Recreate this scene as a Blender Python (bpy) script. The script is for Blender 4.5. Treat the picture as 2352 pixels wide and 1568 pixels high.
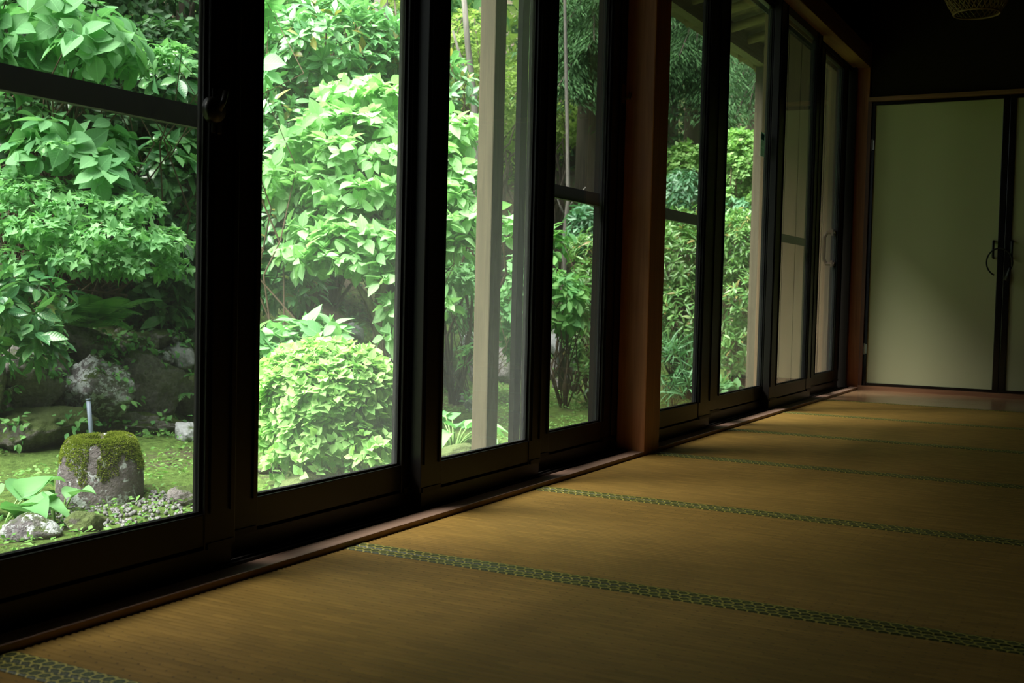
import bpy, bmesh, math, random
import numpy as np
from mathutils import Vector, Matrix, noise as mnoise
from mathutils.bvhtree import BVHTree

random.seed(7)
rng = np.random.default_rng(7)
for o in list(bpy.data.objects):
    bpy.data.objects.remove(o)
SC = bpy.context.scene
COL = SC.collection

# ------------------------------------------------------------------ camera
W, H, FPX = 2352, 1568, 2613.0
YAW, PITCH, ROLL = math.radians(28.09), math.radians(2.43), math.radians(1.37)
CAM = np.array([1.46, 0.0, 0.56])
fw = np.array([-math.sin(YAW) * math.cos(PITCH), math.cos(YAW) * math.cos(PITCH), -math.sin(PITCH)])
r0 = np.array([math.cos(YAW), math.sin(YAW), 0.0])
u0 = np.cross(r0, fw)
rt = math.cos(ROLL) * r0 + math.sin(ROLL) * u0
up = -math.sin(ROLL) * r0 + math.cos(ROLL) * u0
cam = bpy.data.cameras.new('camera')
cam.lens = 40.0
cam.sensor_width = 36.0
cam.clip_start = 0.05
cam.clip_end = 200
cam.dof.use_dof = True
cam.dof.focus_distance = 3.5
cam.dof.aperture_fstop = 9.0
camo = bpy.data.objects.new('camera', cam)
COL.objects.link(camo)
camo.matrix_world = Matrix(((rt[0], up[0], -fw[0], CAM[0]), (rt[1], up[1], -fw[1], CAM[1]),
                            (rt[2], up[2], -fw[2], CAM[2]), (0, 0, 0, 1)))
SC.camera = camo

# ------------------------------------------------------------------ world: bright overcast sky, brighter overhead
world = bpy.data.worlds.new('overcast_sky')
SC.world = world
world.use_nodes = True
wn, wl = world.node_tree.nodes, world.node_tree.links
wn.clear()
wo = wn.new('ShaderNodeOutputWorld')
bg = wn.new('ShaderNodeBackground')
tc = wn.new('ShaderNodeTexCoord')
sx = wn.new('ShaderNodeSeparateXYZ')
rp = wn.new('ShaderNodeValToRGB')
rp.color_ramp.elements[0].color = (0.26, 0.29, 0.30, 1)
rp.color_ramp.elements[1].color = (1.0, 1.04, 1.06, 1)
wl.new(tc.outputs['Generated'], sx.inputs[0])
wl.new(sx.outputs['Z'], rp.inputs[0])
wl.new(rp.outputs[0], bg.inputs['Color'])
bg.inputs['Strength'].default_value = 0.45
wl.new(bg.outputs[0], wo.inputs['Surface'])

# hazy sun behind thin cloud: broad, soft-edged, from the garden side
sl = bpy.data.lights.new('hazy_sun_offscreen', 'SUN')
sl.energy = 6.2
sl.angle = math.radians(56)
sl.color = (1.0, 0.97, 0.90)
so = bpy.data.objects.new('hazy_sun_offscreen', sl)
COL.objects.link(so)
SUN_DIR = Vector((-0.24, -0.42, 0.88)).normalized()
so.rotation_euler = SUN_DIR.to_track_quat('Z', 'Y').to_euler()
so.location = SUN_DIR * 30

vs = SC.view_settings
vs.view_transform = 'Standard'
vs.look = 'None'
vs.gamma = 1.0
vs.use_curve_mapping = False
vs.exposure = 2.15
SC.cycles.max_bounces = 8
SC.cycles.diffuse_bounces = 4
SC.cycles.glossy_bounces = 4
SC.cycles.transparent_max_bounces = 24
SC.cycles.transmission_bounces = 6
SC.cycles.caustics_reflective = False
SC.cycles.caustics_refractive = False
SC.cycles.sample_clamp_indirect = 6.0


# ------------------------------------------------------------------ helpers
def ray(px, py):
    return fw * FPX + rt * (px - W / 2) - up * (py - H / 2)


def at_d(px, py, depth):
    return CAM + ray(px, py) * (depth / FPX)


def at_x(px, py, X):
    d = ray(px, py)
    return CAM + d * ((X - CAM[0]) / d[0])


def at_y(px, py, Y):
    d = ray(px, py)
    return CAM + d * ((Y - CAM[1]) / d[1])


def at_z(px, py, Z):
    d = ray(px, py)
    return CAM + d * ((Z - CAM[2]) / d[2])


def proj(p):
    d = np.asarray(p) - CAM
    k = d @ fw
    return W / 2 + FPX * (d @ rt) / k, H / 2 - FPX * (d @ up) / k, k


def tag(o, label=None, cat=None, group=None, kind=None):
    if label:
        o['label'] = label
    if cat:
        o['category'] = cat
    if group:
        o['group'] = group
    if kind:
        o['kind'] = kind
    return o


def link(name, me, mat=None, parent=None, loc=None):
    o = bpy.data.objects.new(name, me)
    COL.objects.link(o)
    if mat is not None and me is not None and not me.materials:
        me.materials.append(mat)
    if parent is not None:
        o.parent = parent
    if loc is not None:
        o.location = loc
    return o


def empty(name, loc, label=None, cat=None, group=None, kind=None):
    o = bpy.data.objects.new(name, None)
    o.empty_display_size = 0.05
    COL.objects.link(o)
    o.location = loc
    return tag(o, label, cat, group, kind)


def mesh_np(name, verts, faces, smooth=False):
    """verts (n,3); faces list of arrays each (m,k) with k constant"""
    me = bpy.data.meshes.new(name)
    verts = np.asarray(verts, dtype=np.float32)
    me.vertices.add(len(verts))
    me.vertices.foreach_set('co', verts.ravel())
    if not isinstance(faces, (list, tuple)):
        faces = [faces]
    loops = np.concatenate([np.asarray(f, dtype=np.int32).ravel() for f in faces])
    sizes = np.concatenate([np.full(len(f), np.asarray(f).shape[1], dtype=np.int32) for f in faces])
    starts = np.concatenate([[0], np.cumsum(sizes)[:-1]]).astype(np.int32)
    me.loops.add(len(loops))
    me.loops.foreach_set('vertex_index', loops)
    me.polygons.add(len(sizes))
    me.polygons.foreach_set('loop_start', starts)
    if smooth:
        me.polygons.foreach_set('use_smooth', np.ones(len(sizes), dtype=bool))
    me.update(calc_edges=True)
    return me


class MB:
    """collects simple solids into one mesh"""

    def __init__(self, origin=(0, 0, 0)):
        self.v, self.f, self.o = [], [], Vector(origin)

    def raw(self, vs_, fs_):
        n = len(self.v)
        self.v += [Vector(p) - self.o for p in vs_]
        self.f += [[i + n for i in q] for q in fs_]
        return self

    def box(self, x0, x1, y0, y1, z0, z1, bev=0.0):
        if bev <= 0:
            p = [(x0, y0, z0), (x1, y0, z0), (x1, y1, z0), (x0, y1, z0), (x0, y0, z1), (x1, y0, z1), (x1, y1, z1), (x0, y1, z1)]
            return self.raw(p, [(0, 3, 2, 1), (4, 5, 6, 7), (0, 1, 5, 4), (1, 2, 6, 5), (2, 3, 7, 6), (3, 0, 4, 7)])
        bm = bmesh.new()
        bmesh.ops.create_cube(bm, size=1.0)
        for q in bm.verts:
            q.co = Vector(((x0 + x1) / 2 + q.co.x * (x1 - x0), (y0 + y1) / 2 + q.co.y * (y1 - y0), (z0 + z1) / 2 + q.co.z * (z1 - z0)))
        bmesh.ops.bevel(bm, geom=bm.edges[:], offset=bev, segments=2, affect='EDGES', profile=0.6)
        bm.verts.index_update()
        self.raw([q.co.copy() for q in bm.verts], [[q.index for q in f.verts] for f in bm.faces])
        bm.free()
        return self

    def tube(self, pts, rad, n=8, cap=True):
        pts = [Vector(p) for p in pts]
        if not hasattr(rad, '__len__'):
            rad = [rad] * len(pts)
        rings, fs_ = [], []
        a = None
        for i, p in enumerate(pts):
            t = (pts[min(i + 1, len(pts) - 1)] - pts[max(i - 1, 0)])
            t = t.normalized() if t.length > 1e-9 else Vector((0, 0, 1))
            if a is None:
                a = t.cross(Vector((0.31, 0.17, 0.93)))
                if a.length < 1e-3:
                    a = t.cross(Vector((1, 0, 0)))
            a = (a - t * a.dot(t)).normalized()
            b = t.cross(a)
            rings += [p + (a * math.cos(2 * math.pi * k / n) + b * math.sin(2 * math.pi * k / n)) * rad[i] for k in range(n)]
        for i in range(len(pts) - 1):
            for k in range(n):
                fs_.append((i * n + k, i * n + (k + 1) % n, (i + 1) * n + (k + 1) % n, (i + 1) * n + k))
        if cap:
            fs_.append(tuple(range(n - 1, -1, -1)))
            fs_.append(tuple(range((len(pts) - 1) * n, len(pts) * n)))
        return self.raw(rings, fs_)

    def build(self, name, mat, parent=None, smooth=False):
        me = bpy.data.meshes.new(name)
        me.from_pydata([tuple(p) for p in self.v], [], self.f)
        if smooth:
            for p in me.polygons:
                p.use_smooth = True
        me.update()
        o = link(name, me, mat, parent)
        if parent is None:
            o.location = self.o
        else:
            o.location = self.o - parent.location if parent.parent is None else self.o - parent.location - parent.parent.location
        return o


# ------------------------------------------------------------------ materials
def new_mat(name):
    m = bpy.data.materials.new(name)
    m.use_nodes = True
    nt = m.node_tree
    nt.nodes.clear()
    out = nt.nodes.new('ShaderNodeOutputMaterial')
    return m, nt, out


def N(nt, t, **kw):
    n = nt.nodes.new(t)
    for k, v in kw.items():
        if k in n.inputs.keys():
            n.inputs[k].default_value = v
        else:
            setattr(n, k, v)
    return n


def math_n(nt, op, a, b=None, c=None):
    n = nt.nodes.new('ShaderNodeMath')
    n.operation = op
    for i, v in enumerate((a, b, c)):
        if v is None:
            continue
        if isinstance(v, (int, float)):
            n.inputs[i].default_value = v
        else:
            nt.links.new(v, n.inputs[i])
    return n.outputs[0]


def ramp(nt, src, stops):
    n = nt.nodes.new('ShaderNodeValToRGB')
    el = n.color_ramp.elements
    while len(el) > 1:
        el.remove(el[-1])
    el[0].position, el[0].color = stops[0][0], (*stops[0][1], 1)
    for p, c in stops[1:]:
        e = el.new(p)
        e.color = (*c, 1)
    nt.links.new(src, n.inputs[0])
    return n.outputs[0]


def mix_col(nt, fac, a, b, mode='MIX'):
    n = nt.nodes.new('ShaderNodeMix')
    n.data_type = 'RGBA'
    n.blend_type = mode
    for sock, v in ((n.inputs[0], fac), (n.inputs[6], a), (n.inputs[7], b)):
        if isinstance(v, (int, float)):
            sock.default_value = v
        elif isinstance(v, tuple):
            sock.default_value = (*v, 1) if len(v) == 3 else v
        else:
            nt.links.new(v, sock)
    return n.outputs[2]


def coords(nt, scale=(1, 1, 1), kind='Object', rot=(0, 0, 0)):
    t = nt.nodes.new('ShaderNodeTexCoord')
    m = nt.nodes.new('ShaderNodeMapping')
    m.inputs['Scale'].default_value = scale
    m.inputs['Rotation'].default_value = rot
    nt.links.new(t.outputs[kind], m.inputs[0])
    return m.outputs[0]


def noise(nt, vec, scale, detail=4, rough=0.55, dist=0.0, out='Fac'):
    n = nt.nodes.new('ShaderNodeTexNoise')
    n.inputs['Scale'].default_value = scale
    n.inputs['Detail'].default_value = detail
    n.inputs['Roughness'].default_value = rough
    n.inputs['Distortion'].default_value = dist
    nt.links.new(vec, n.inputs['Vector'])
    return n.outputs[out]


def bump(nt, h, strength=0.3, dist=0.01):
    n = nt.nodes.new('ShaderNodeBump')
    n.inputs['Strength'].default_value = strength
    n.inputs['Distance'].default_value = dist
    nt.links.new(h, n.inputs['Height'])
    return n.outputs[0]


def princ(nt, out, col, rough=0.5, spec=0.5, metal=0.0, normal=None):
    p = nt.nodes.new('ShaderNodeBsdfPrincipled')
    if isinstance(col, tuple):
        p.inputs['Base Color'].default_value = (*col, 1)
    else:
        nt.links.new(col, p.inputs['Base Color'])
    if isinstance(rough, (int, float)):
        p.inputs['Roughness'].default_value = rough
    else:
        nt.links.new(rough, p.inputs['Roughness'])
    p.inputs['Specular IOR Level'].default_value = spec
    p.inputs['Metallic'].default_value = metal
    if normal is not None:
        nt.links.new(normal, p.inputs['Normal'])
    if out is not None:
        nt.links.new(p.outputs[0], out.inputs['Surface'])
    return p


def mat_wood(name, dark, light, axis='Z', rough=0.45, scale=1.0, spec=0.4):
    m, nt, out = new_mat(name)
    s = {'X': (1.2, 22, 22), 'Y': (22, 1.2, 22), 'Z': (22, 22, 1.2)}[axis]
    v = coords(nt, tuple(k * scale for k in s))
    n1 = noise(nt, v, 2.0, 6, 0.6, 0.8)
    s2 = {'X': (3, 160, 160), 'Y': (160, 3, 160), 'Z': (160, 160, 3)}[axis]
    n2 = noise(nt, coords(nt, s2), 1.0, 3, 0.6)
    f = math_n(nt, 'ADD', math_n(nt, 'MULTIPLY', n1, 0.7), math_n(nt, 'MULTIPLY', n2, 0.3))
    c = ramp(nt, f, [(0.32, dark), (0.68, light)])
    princ(nt, out, c, rough, spec, 0, bump(nt, n2, 0.12, 0.002))
    return m


def mat_plain(name, col, rough=0.5, spec=0.5, metal=0.0, var=0.12, nscale=30):
    m, nt, out = new_mat(name)
    n = noise(nt, coords(nt), nscale, 4)
    c = mix_col(nt, n, tuple(k * (1 - var) for k in col), tuple(k * (1 + var) for k in col))
    princ(nt, out, c, rough, spec, metal)
    return m


M = {}
M['post_wood'] = mat_wood('hinoki_wood', (0.36, 0.135, 0.045), (0.56, 0.235, 0.085), 'Z', 0.42)
M['beam_wood'] = mat_wood('lintel_wood', (0.19, 0.085, 0.04), (0.33, 0.16, 0.08), 'Y', 0.5)
M['beam_wood_x'] = mat_wood('head_wood', (0.19, 0.085, 0.04), (0.33, 0.16, 0.08), 'X', 0.5)
M['sill_wood'] = mat_wood('threshold_wood', (0.30, 0.175, 0.12), (0.42, 0.26, 0.19), 'Y', 0.5)
M['plank_wood'] = mat_wood('board_wood', (0.26, 0.14, 0.07), (0.42, 0.25, 0.13), 'X', 0.22, 1.0, 0.6)
M['ext_wood'] = mat_wood('weathered_cedar', (0.07, 0.056, 0.031), (0.125, 0.102, 0.058), 'Z', 0.7)
M['rafter_wood'] = mat_wood('rafter_log', (0.20, 0.14, 0.07), (0.36, 0.27, 0.15), 'X', 0.7)
M['eave_beam'] = mat_wood('eave_beam_wood', (0.16, 0.11, 0.06), (0.30, 0.22, 0.13), 'Y', 0.7)
M['eave_board'] = mat_wood('eave_board_wood', (0.11, 0.075, 0.045), (0.27, 0.20, 0.13), 'X', 0.8)
M['wing_wood'] = mat_wood('wing_wall_wood', (0.10, 0.07, 0.04), (0.19, 0.14, 0.08), 'Z', 0.7)
M['bronze'] = mat_plain('dark_bronze_aluminium', (0.009, 0.007, 0.0055), 0.36, 0.25)
M['bronze_track'] = mat_plain('dark_track_aluminium', (0.010, 0.008, 0.0065), 0.5, 0.3, 0.0)
M['rubber'] = mat_plain('black_rubber', (0.012, 0.012, 0.012), 0.6, 0.3)
M['lacquer'] = mat_plain('black_lacquer', (0.008, 0.006, 0.005), 0.16, 0.6)
M['black_metal'] = mat_plain('black_iron', (0.012, 0.011, 0.010), 0.4, 0.5)
M['steel'] = mat_plain('brushed_steel', (0.45, 0.44, 0.42), 0.3, 0.5, 1.0)
M['brass'] = mat_plain('old_brass', (0.35, 0.20, 0.06), 0.3, 0.5, 1.0)
M['handle_brown'] = mat_plain('brown_plastic', (0.10, 0.055, 0.03), 0.4, 0.5)
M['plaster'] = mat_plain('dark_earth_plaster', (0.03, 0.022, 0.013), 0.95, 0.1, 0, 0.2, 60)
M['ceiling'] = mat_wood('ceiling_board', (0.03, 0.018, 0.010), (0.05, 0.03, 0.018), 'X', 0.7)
M['concrete'] = mat_plain('foundation_concrete', (0.28, 0.27, 0.25), 0.9, 0.2)
M['bamboo'] = mat_plain('woven_bamboo', (0.22, 0.13, 0.06), 0.5, 0.4)
M['pipe'] = mat_plain('grey_pipe', (0.17, 0.21, 0.28), 0.5, 0.3)

# door paper
m, nt, out = new_mat('door_paper')
n1 = noise(nt, coords(nt), 220, 3)
n2 = noise(nt, coords(nt), 3, 3)
c = mix_col(nt, n2, (0.46, 0.47, 0.27), (0.50, 0.50, 0.30))
princ(nt, out, c, 0.75, 0.25, 0, bump(nt, n1, 0.08, 0.001))
M['paper'] = m

# tatami weave: ribs are real geometry, the material gives the knots and the straw tone
m, nt, out = new_mat('tatami_rush')
v = coords(nt)
s = nt.nodes.new('ShaderNodeSeparateXYZ')
nt.links.new(v, s.inputs[0])
PITCH_R = 0.0143
row = math_n(nt, 'FLOOR', math_n(nt, 'DIVIDE', s.outputs['Y'], PITCH_R))
par = math_n(nt, 'MULTIPLY', math_n(nt, 'PINGPONG', row, 1.0), 0.5)
ux = math_n(nt, 'FRACT', math_n(nt, 'ADD', math_n(nt, 'DIVIDE', s.outputs['X'], 0.056), par))
uy = math_n(nt, 'FRACT', math_n(nt, 'DIVIDE', s.outputs['Y'], PITCH_R))
dx = math_n(nt, 'MULTIPLY', math_n(nt, 'ABSOLUTE', math_n(nt, 'SUBTRACT', ux, 0.5)), 0.056)
dy = math_n(nt, 'MULTIPLY', math_n(nt, 'MINIMUM', uy, math_n(nt, 'SUBTRACT', 1.0, uy)), PITCH_R)
dd = math_n(nt, 'SQRT', math_n(nt, 'ADD', math_n(nt, 'POWER', dx, 2.0), math_n(nt, 'MULTIPLY', math_n(nt, 'POWER', dy, 2.0), 0.8)))
dot = nt.nodes.new('ShaderNodeMapRange')
dot.inputs['From Min'].default_value = 0.0012
dot.inputs['From Max'].default_value = 0.0036
dot.inputs['To Min'].default_value = 1.0
dot.inputs['To Max'].default_value = 0.0
nt.links.new(dd, dot.inputs['Value'])
v2 = coords(nt, (450, 9, 1))
fib = noise(nt, v2, 1.0, 3, 0.6)
v3 = coords(nt, (5, 70, 1))
streak = noise(nt, v3, 1.0, 3, 0.6)
big = noise(nt, coords(nt), 2.2, 3, 0.5)
c1 = ramp(nt, streak, [(0.3, (0.24, 0.13, 0.028)), (0.7, (0.38, 0.215, 0.052))])
c2 = mix_col(nt, math_n(nt, 'MULTIPLY', fib, 0.35), c1, (0.23, 0.14, 0.028))
c3 = mix_col(nt, math_n(nt, 'MULTIPLY', big, 0.45), c2, (0.26, 0.17, 0.035))
c4 = mix_col(nt, math_n(nt, 'MULTIPLY', dot.outputs[0], 0.85), c3, (0.07, 0.04, 0.015))
wnz = nt.nodes.new('ShaderNodeTexWhiteNoise')
wnz.noise_dimensions = '2D'
cmb = nt.nodes.new('ShaderNodeCombineXYZ')
nt.links.new(row, cmb.inputs[0])
nt.links.new(math_n(nt, 'FLOOR', math_n(nt, 'ADD', math_n(nt, 'DIVIDE', s.outputs['X'], 0.056), math_n(nt, 'ADD', par, 0.5))), cmb.inputs[1])
nt.links.new(cmb.outputs[0], wnz.inputs['Vector'])
c4 = mix_col(nt, math_n(nt, 'MULTIPLY', wnz.outputs['Value'], 0.42), c4, (0.15, 0.09, 0.022))
hh = math_n(nt, 'SUBTRACT', math_n(nt, 'MULTIPLY', fib, 0.4), math_n(nt, 'MULTIPLY', dot.outputs[0], 1.0))
princ(nt, out, c4, 0.7, 0.15, 0, bump(nt, hh, 0.5, 0.002))
M['tatami'] = m

# border cloth: gold hexagon lattice with dark flowers on green
m, nt, out = new_mat('border_brocade')
v = coords(nt)
s = nt.nodes.new('ShaderNodeSeparateXYZ')
nt.links.new(v, s.inputs[0])
PX, PY = 0.0205, 0.0355


def hexd(ox, oy):
    fx = math_n(nt, 'SUBTRACT', math_n(nt, 'FRACT', math_n(nt, 'ADD', math_n(nt, 'DIVIDE', s.outputs['X'], PX), ox)), 0.5)
    fy = math_n(nt, 'SUBTRACT', math_n(nt, 'FRACT', math_n(nt, 'ADD', math_n(nt, 'DIVIDE', s.outputs['Y'], PY), oy)), 0.5)
    ax = math_n(nt, 'ABSOLUTE', math_n(nt, 'MULTIPLY', fx, PX / 0.0205))
    ay = math_n(nt, 'ABSOLUTE', math_n(nt, 'MULTIPLY', fy, PY / 0.0205))
    h = math_n(nt, 'MAXIMUM', ax, math_n(nt, 'ADD', math_n(nt, 'MULTIPLY', ax, 0.5), math_n(nt, 'MULTIPLY', ay, 0.866)))
    return h


hd = math_n(nt, 'MINIMUM', hexd(0.0, 0.0), hexd(0.5, 0.5))
petal = N(nt, 'ShaderNodeTexVoronoi')
petal.inputs['Scale'].default_value = 260
nt.links.new(v, petal.inputs['Vector'])
inner = ramp(nt, math_n(nt, 'ADD', hd, math_n(nt, 'MULTIPLY', math_n(nt, 'SUBTRACT', petal.outputs['Distance'], 0.3), 0.16)),
             [(0.05, (0.22, 0.22, 0.05)), (0.11, (0.03, 0.04, 0.012)), (0.20, (0.14, 0.15, 0.03)), (0.25, (0.03, 0.04, 0.012)), (0.36, (0.045, 0.055, 0.015)), (0.44, (0.11, 0.12, 0.025)), (0.465, (0.62, 0.52, 0.11))])
thread = noise(nt, coords(nt, (900, 900, 1)), 1.0, 2)
cb = mix_col(nt, math_n(nt, 'MULTIPLY', thread, 0.3), inner, (0.12, 0.12, 0.03))
princ(nt, out, cb, 0.5, 0.4, 0, bump(nt, hd, 0.3, 0.001))
M['brocade'] = m


# glass: thin dusty panes, Schlick reflection plus straight transmission
def mat_glass(name, dust=0.03):
    m, nt, out = new_mat(name)
    lw = nt.nodes.new('ShaderNodeLayerWeight')
    lw.inputs['Blend'].default_value = 0.5
    p5 = math_n(nt, 'POWER', lw.outputs['Facing'], 5.0)
    fr = math_n(nt, 'ADD', math_n(nt, 'MULTIPLY', p5, 0.9), 0.035)
    tr = nt.nodes.new('ShaderNodeBsdfTransparent')
    tr.inputs[0].default_value = (0.965, 0.985, 0.975, 1)
    gl = nt.nodes.new('ShaderNodeBsdfGlossy')
    gl.inputs['Roughness'].default_value = 0.0
    gl.inputs['Color'].default_value = (0.95, 0.95, 0.95, 1)
    mx = nt.nodes.new('ShaderNodeMixShader')
    nt.links.new(fr, mx.inputs[0])
    nt.links.new(tr.outputs[0], mx.inputs[1])
    nt.links.new(gl.outputs[0], mx.inputs[2])
    tl = nt.nodes.new('ShaderNodeBsdfTranslucent')
    tl.inputs[0].default_value = (0.8, 0.82, 0.82, 1)
    n1 = noise(nt, coords(nt, (60, 60, 8)), 3.0, 5, 0.7)
    n2 = noise(nt, coords(nt), 320, 2, 0.6)
    f = ramp(nt, math_n(nt, 'ADD', math_n(nt, 'MULTIPLY', n1, 0.6), math_n(nt, 'MULTIPLY', n2, 0.5)), [(0.35, (dust * 0.35,) * 3), (0.75, (dust * 1.5,) * 3)])
    m2 = nt.nodes.new('ShaderNodeMixShader')
    nt.links.new(f, m2.inputs[0])
    nt.links.new(mx.outputs[0], m2.inputs[1])
    nt.links.new(tl.outputs[0], m2.inputs[2])
    nt.links.new(m2.outputs[0], out.inputs['Surface'])
    return m


M['glass'] = mat_glass('window_glass', 0.012)
M['glass_dusty'] = mat_glass('dusty_window_glass', 0.045)

# fine insect mesh, far too fine to resolve: a half-open weave of dark threads
m, nt, out = new_mat('insect_mesh')
tr = nt.nodes.new('ShaderNodeBsdfTransparent')
df = nt.nodes.new('ShaderNodeBsdfDiffuse')
df.inputs[0].default_value = (0.05, 0.055, 0.055, 1)
mx = nt.nodes.new('ShaderNodeMixShader')
mx.inputs[0].default_value = 0.30
nt.links.new(tr.outputs[0], mx.inputs[1])
nt.links.new(df.outputs[0], mx.inputs[2])
nt.links.new(mx.outputs[0], out.inputs['Surface'])
M['mesh'] = m

# sticker
m, nt, out = new_mat('sticker_print')
v = coords(nt)
s = nt.nodes.new('ShaderNodeSeparateXYZ')
nt.links.new(v, s.inputs[0])
zz = s.outputs['Z']
lines = math_n(nt, 'GREATER_THAN', math_n(nt, 'FRACT', math_n(nt, 'MULTIPLY', zz, 190)), 0.55)
wob = math_n(nt, 'GREATER_THAN', noise(nt, coords(nt, (1, 500, 30)), 1.0, 2), 0.42)
txt = math_n(nt, 'MULTIPLY', lines, wob)
inb = math_n(nt, 'LESS_THAN', math_n(nt, 'ABSOLUTE', s.outputs['Y']), 0.024)
body = math_n(nt, 'LESS_THAN', zz, 0.018)
gap = math_n(nt, 'GREATER_THAN', math_n(nt, 'ABSOLUTE', math_n(nt, 'ADD', zz, 0.014)), 0.004)
tf = math_n(nt, 'MULTIPLY', math_n(nt, 'MULTIPLY', txt, inb), math_n(nt, 'MULTIPLY', body, gap))
pic = math_n(nt, 'MULTIPLY', inb, math_n(nt, 'MULTIPLY', math_n(nt, 'GREATER_THAN', zz, 0.022), math_n(nt, 'LESS_THAN', zz, 0.052)))
piccol = ramp(nt, noise(nt, coords(nt), 60, 2), [(0.35, (0.01, 0.03, 0.035)), (0.65, (0.05, 0.28, 0.30))])
c = mix_col(nt, math_n(nt, 'MULTIPLY', tf, 0.7), (0.45, 0.55, 0.48), (0.08, 0.11, 0.09))
c = mix_col(nt, pic, c, piccol)
pp_ = princ(nt, None, c, 0.5, 0.3)
ts_ = nt.nodes.new('ShaderNodeBsdfTranslucent')
nt.links.new(c, ts_.inputs[0])
mx = nt.nodes.new('ShaderNodeMixShader')
mx.inputs[0].default_value = 0.6
nt.links.new(pp_.outputs[0], mx.inputs[1])
nt.links.new(ts_.outputs[0], mx.inputs[2])
nt.links.new(mx.outputs[0], out.inputs['Surface'])
M['sticker'] = m


# stone and soil
def mat_stone(name, a, b, moss=0.5, mosscol=(0.07, 0.11, 0.025), lichen=0.0):
    m, nt, out = new_mat(name)
    v = coords(nt)
    n1 = noise(nt, v, 5, 6, 0.65)
    n2 = noise(nt, v, 45, 5, 0.7)
    c = ramp(nt, math_n(nt, 'ADD', math_n(nt, 'MULTIPLY', n1, 0.5), math_n(nt, 'MULTIPLY', n2, 0.5)), [(0.35, a), (0.68, b)])
    g = nt.nodes.new('ShaderNodeNewGeometry')
    s = nt.nodes.new('ShaderNodeSeparateXYZ')
    nt.links.new(g.outputs['Normal'], s.inputs[0])
    n3 = noise(nt, v, 7, 5, 0.7)
    mf = math_n(nt, 'ADD', math_n(nt, 'MULTIPLY', s.outputs['Z'], 0.35), n3)
    mr = nt.nodes.new('ShaderNodeMapRange')
    mr.inputs['From Min'].default_value = 1.0 - moss
    mr.inputs['From Max'].default_value = 1.0 - moss + 0.14
    nt.links.new(mf, mr.inputs['Value'])
    mv = mix_col(nt, n2, tuple(k * 0.6 for k in mosscol), tuple(k * 1.6 for k in mosscol))
    c = mix_col(nt, mr.outputs[0], c, mv)
    if lichen > 0:
        n4 = noise(nt, v, 16, 6, 0.75)
        lf = ramp(nt, n4, [(0.62 - lichen * 0.2, (0, 0, 0)), (0.66 - lichen * 0.2, (1, 1, 1))])
        c = mix_col(nt, lf, c, (0.66, 0.70, 0.70))
    princ(nt, out, c, 0.9, 0.25, 0, bump(nt, math_n(nt, 'ADD', n2, n1), 1.0, 0.03))
    return m


M['stone'] = mat_stone('mossy_stone', (0.12, 0.107, 0.105), (0.45, 0.41, 0.40), 0.36)
M['stone_lichen'] = mat_stone('lichen_stone', (0.10, 0.09, 0.10), (0.36, 0.33, 0.34), 0.32, lichen=0.6)
M['stone_pale'] = mat_stone('pale_stone', (0.34, 0.35, 0.36), (0.62, 0.64, 0.66), 0.22)
M['stone_moss'] = mat_stone('heavily_mossed_stone', (0.09, 0.085, 0.075), (0.32, 0.29, 0.27), 0.50, (0.11, 0.15, 0.05))
M['basin_moss'] = mat_stone('basin_moss', (0.10, 0.12, 0.02), (0.24, 0.28, 0.045), 0.2, (0.13, 0.17, 0.03), lichen=0.0)
M['basin_stone'] = mat_stone('basin_stone', (0.10, 0.085, 0.085), (0.30, 0.26, 0.26), 0.34, (0.10, 0.11, 0.03), lichen=0.35)
M['bark'] = mat_wood('tree_bark', (0.055, 0.042, 0.032), (0.17, 0.14, 0.11), 'Z', 0.9)
M['bark_pale'] = mat_wood('pale_bark', (0.16, 0.13, 0.10), (0.36, 0.31, 0.25), 'Z', 0.85)
M['bark_grey'] = mat_wood('grey_bark', (0.06, 0.055, 0.045), (0.16, 0.15, 0.13), 'Z', 0.9)
M['twig'] = mat_plain('twig_bark', (0.11, 0.08, 0.05), 0.85, 0.2)
M['stem_green'] = mat_plain('green_stalk', (0.16, 0.30, 0.08), 0.5, 0.4)

m, nt, out = new_mat('garden_ground')
v = coords(nt)
n1 = noise(nt, v, 1.6, 6, 0.65)
n2 = noise(nt, v, 26, 5, 0.7)
n3 = noise(nt, v, 120, 3, 0.7)
moss = ramp(nt, n2, [(0.35, (0.055, 0.10, 0.02)), (0.65, (0.16, 0.26, 0.06))])
soil = ramp(nt, n3, [(0.3, (0.05, 0.038, 0.028)), (0.7, (0.16, 0.125, 0.09))])
s = nt.nodes.new('ShaderNodeSeparateXYZ')
nt.links.new(v, s.inputs[0])
hi = nt.nodes.new('ShaderNodeMapRange')
hi.inputs['From Min'].default_value = -0.2
hi.inputs['From Max'].default_value = 0.7
nt.links.new(s.outputs['Z'], hi.inputs['Value'])
mf = math_n(nt, 'SUBTRACT', math_n(nt, 'ADD', math_n(nt, 'MULTIPLY', n1, 0.8), math_n(nt, 'MULTIPLY', n2, 0.5)), math_n(nt, 'MULTIPLY', hi.outputs[0], 0.14))
mfr = ramp(nt, mf, [(0.50, (0, 0, 0)), (0.62, (1, 1, 1))])
c = mix_col(nt, mfr, soil, moss)
princ(nt, out, c, 0.95, 0.15, 0, bump(nt, math_n(nt, 'ADD', n2, n3), 0.8, 0.03))
M['ground'] = m


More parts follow.
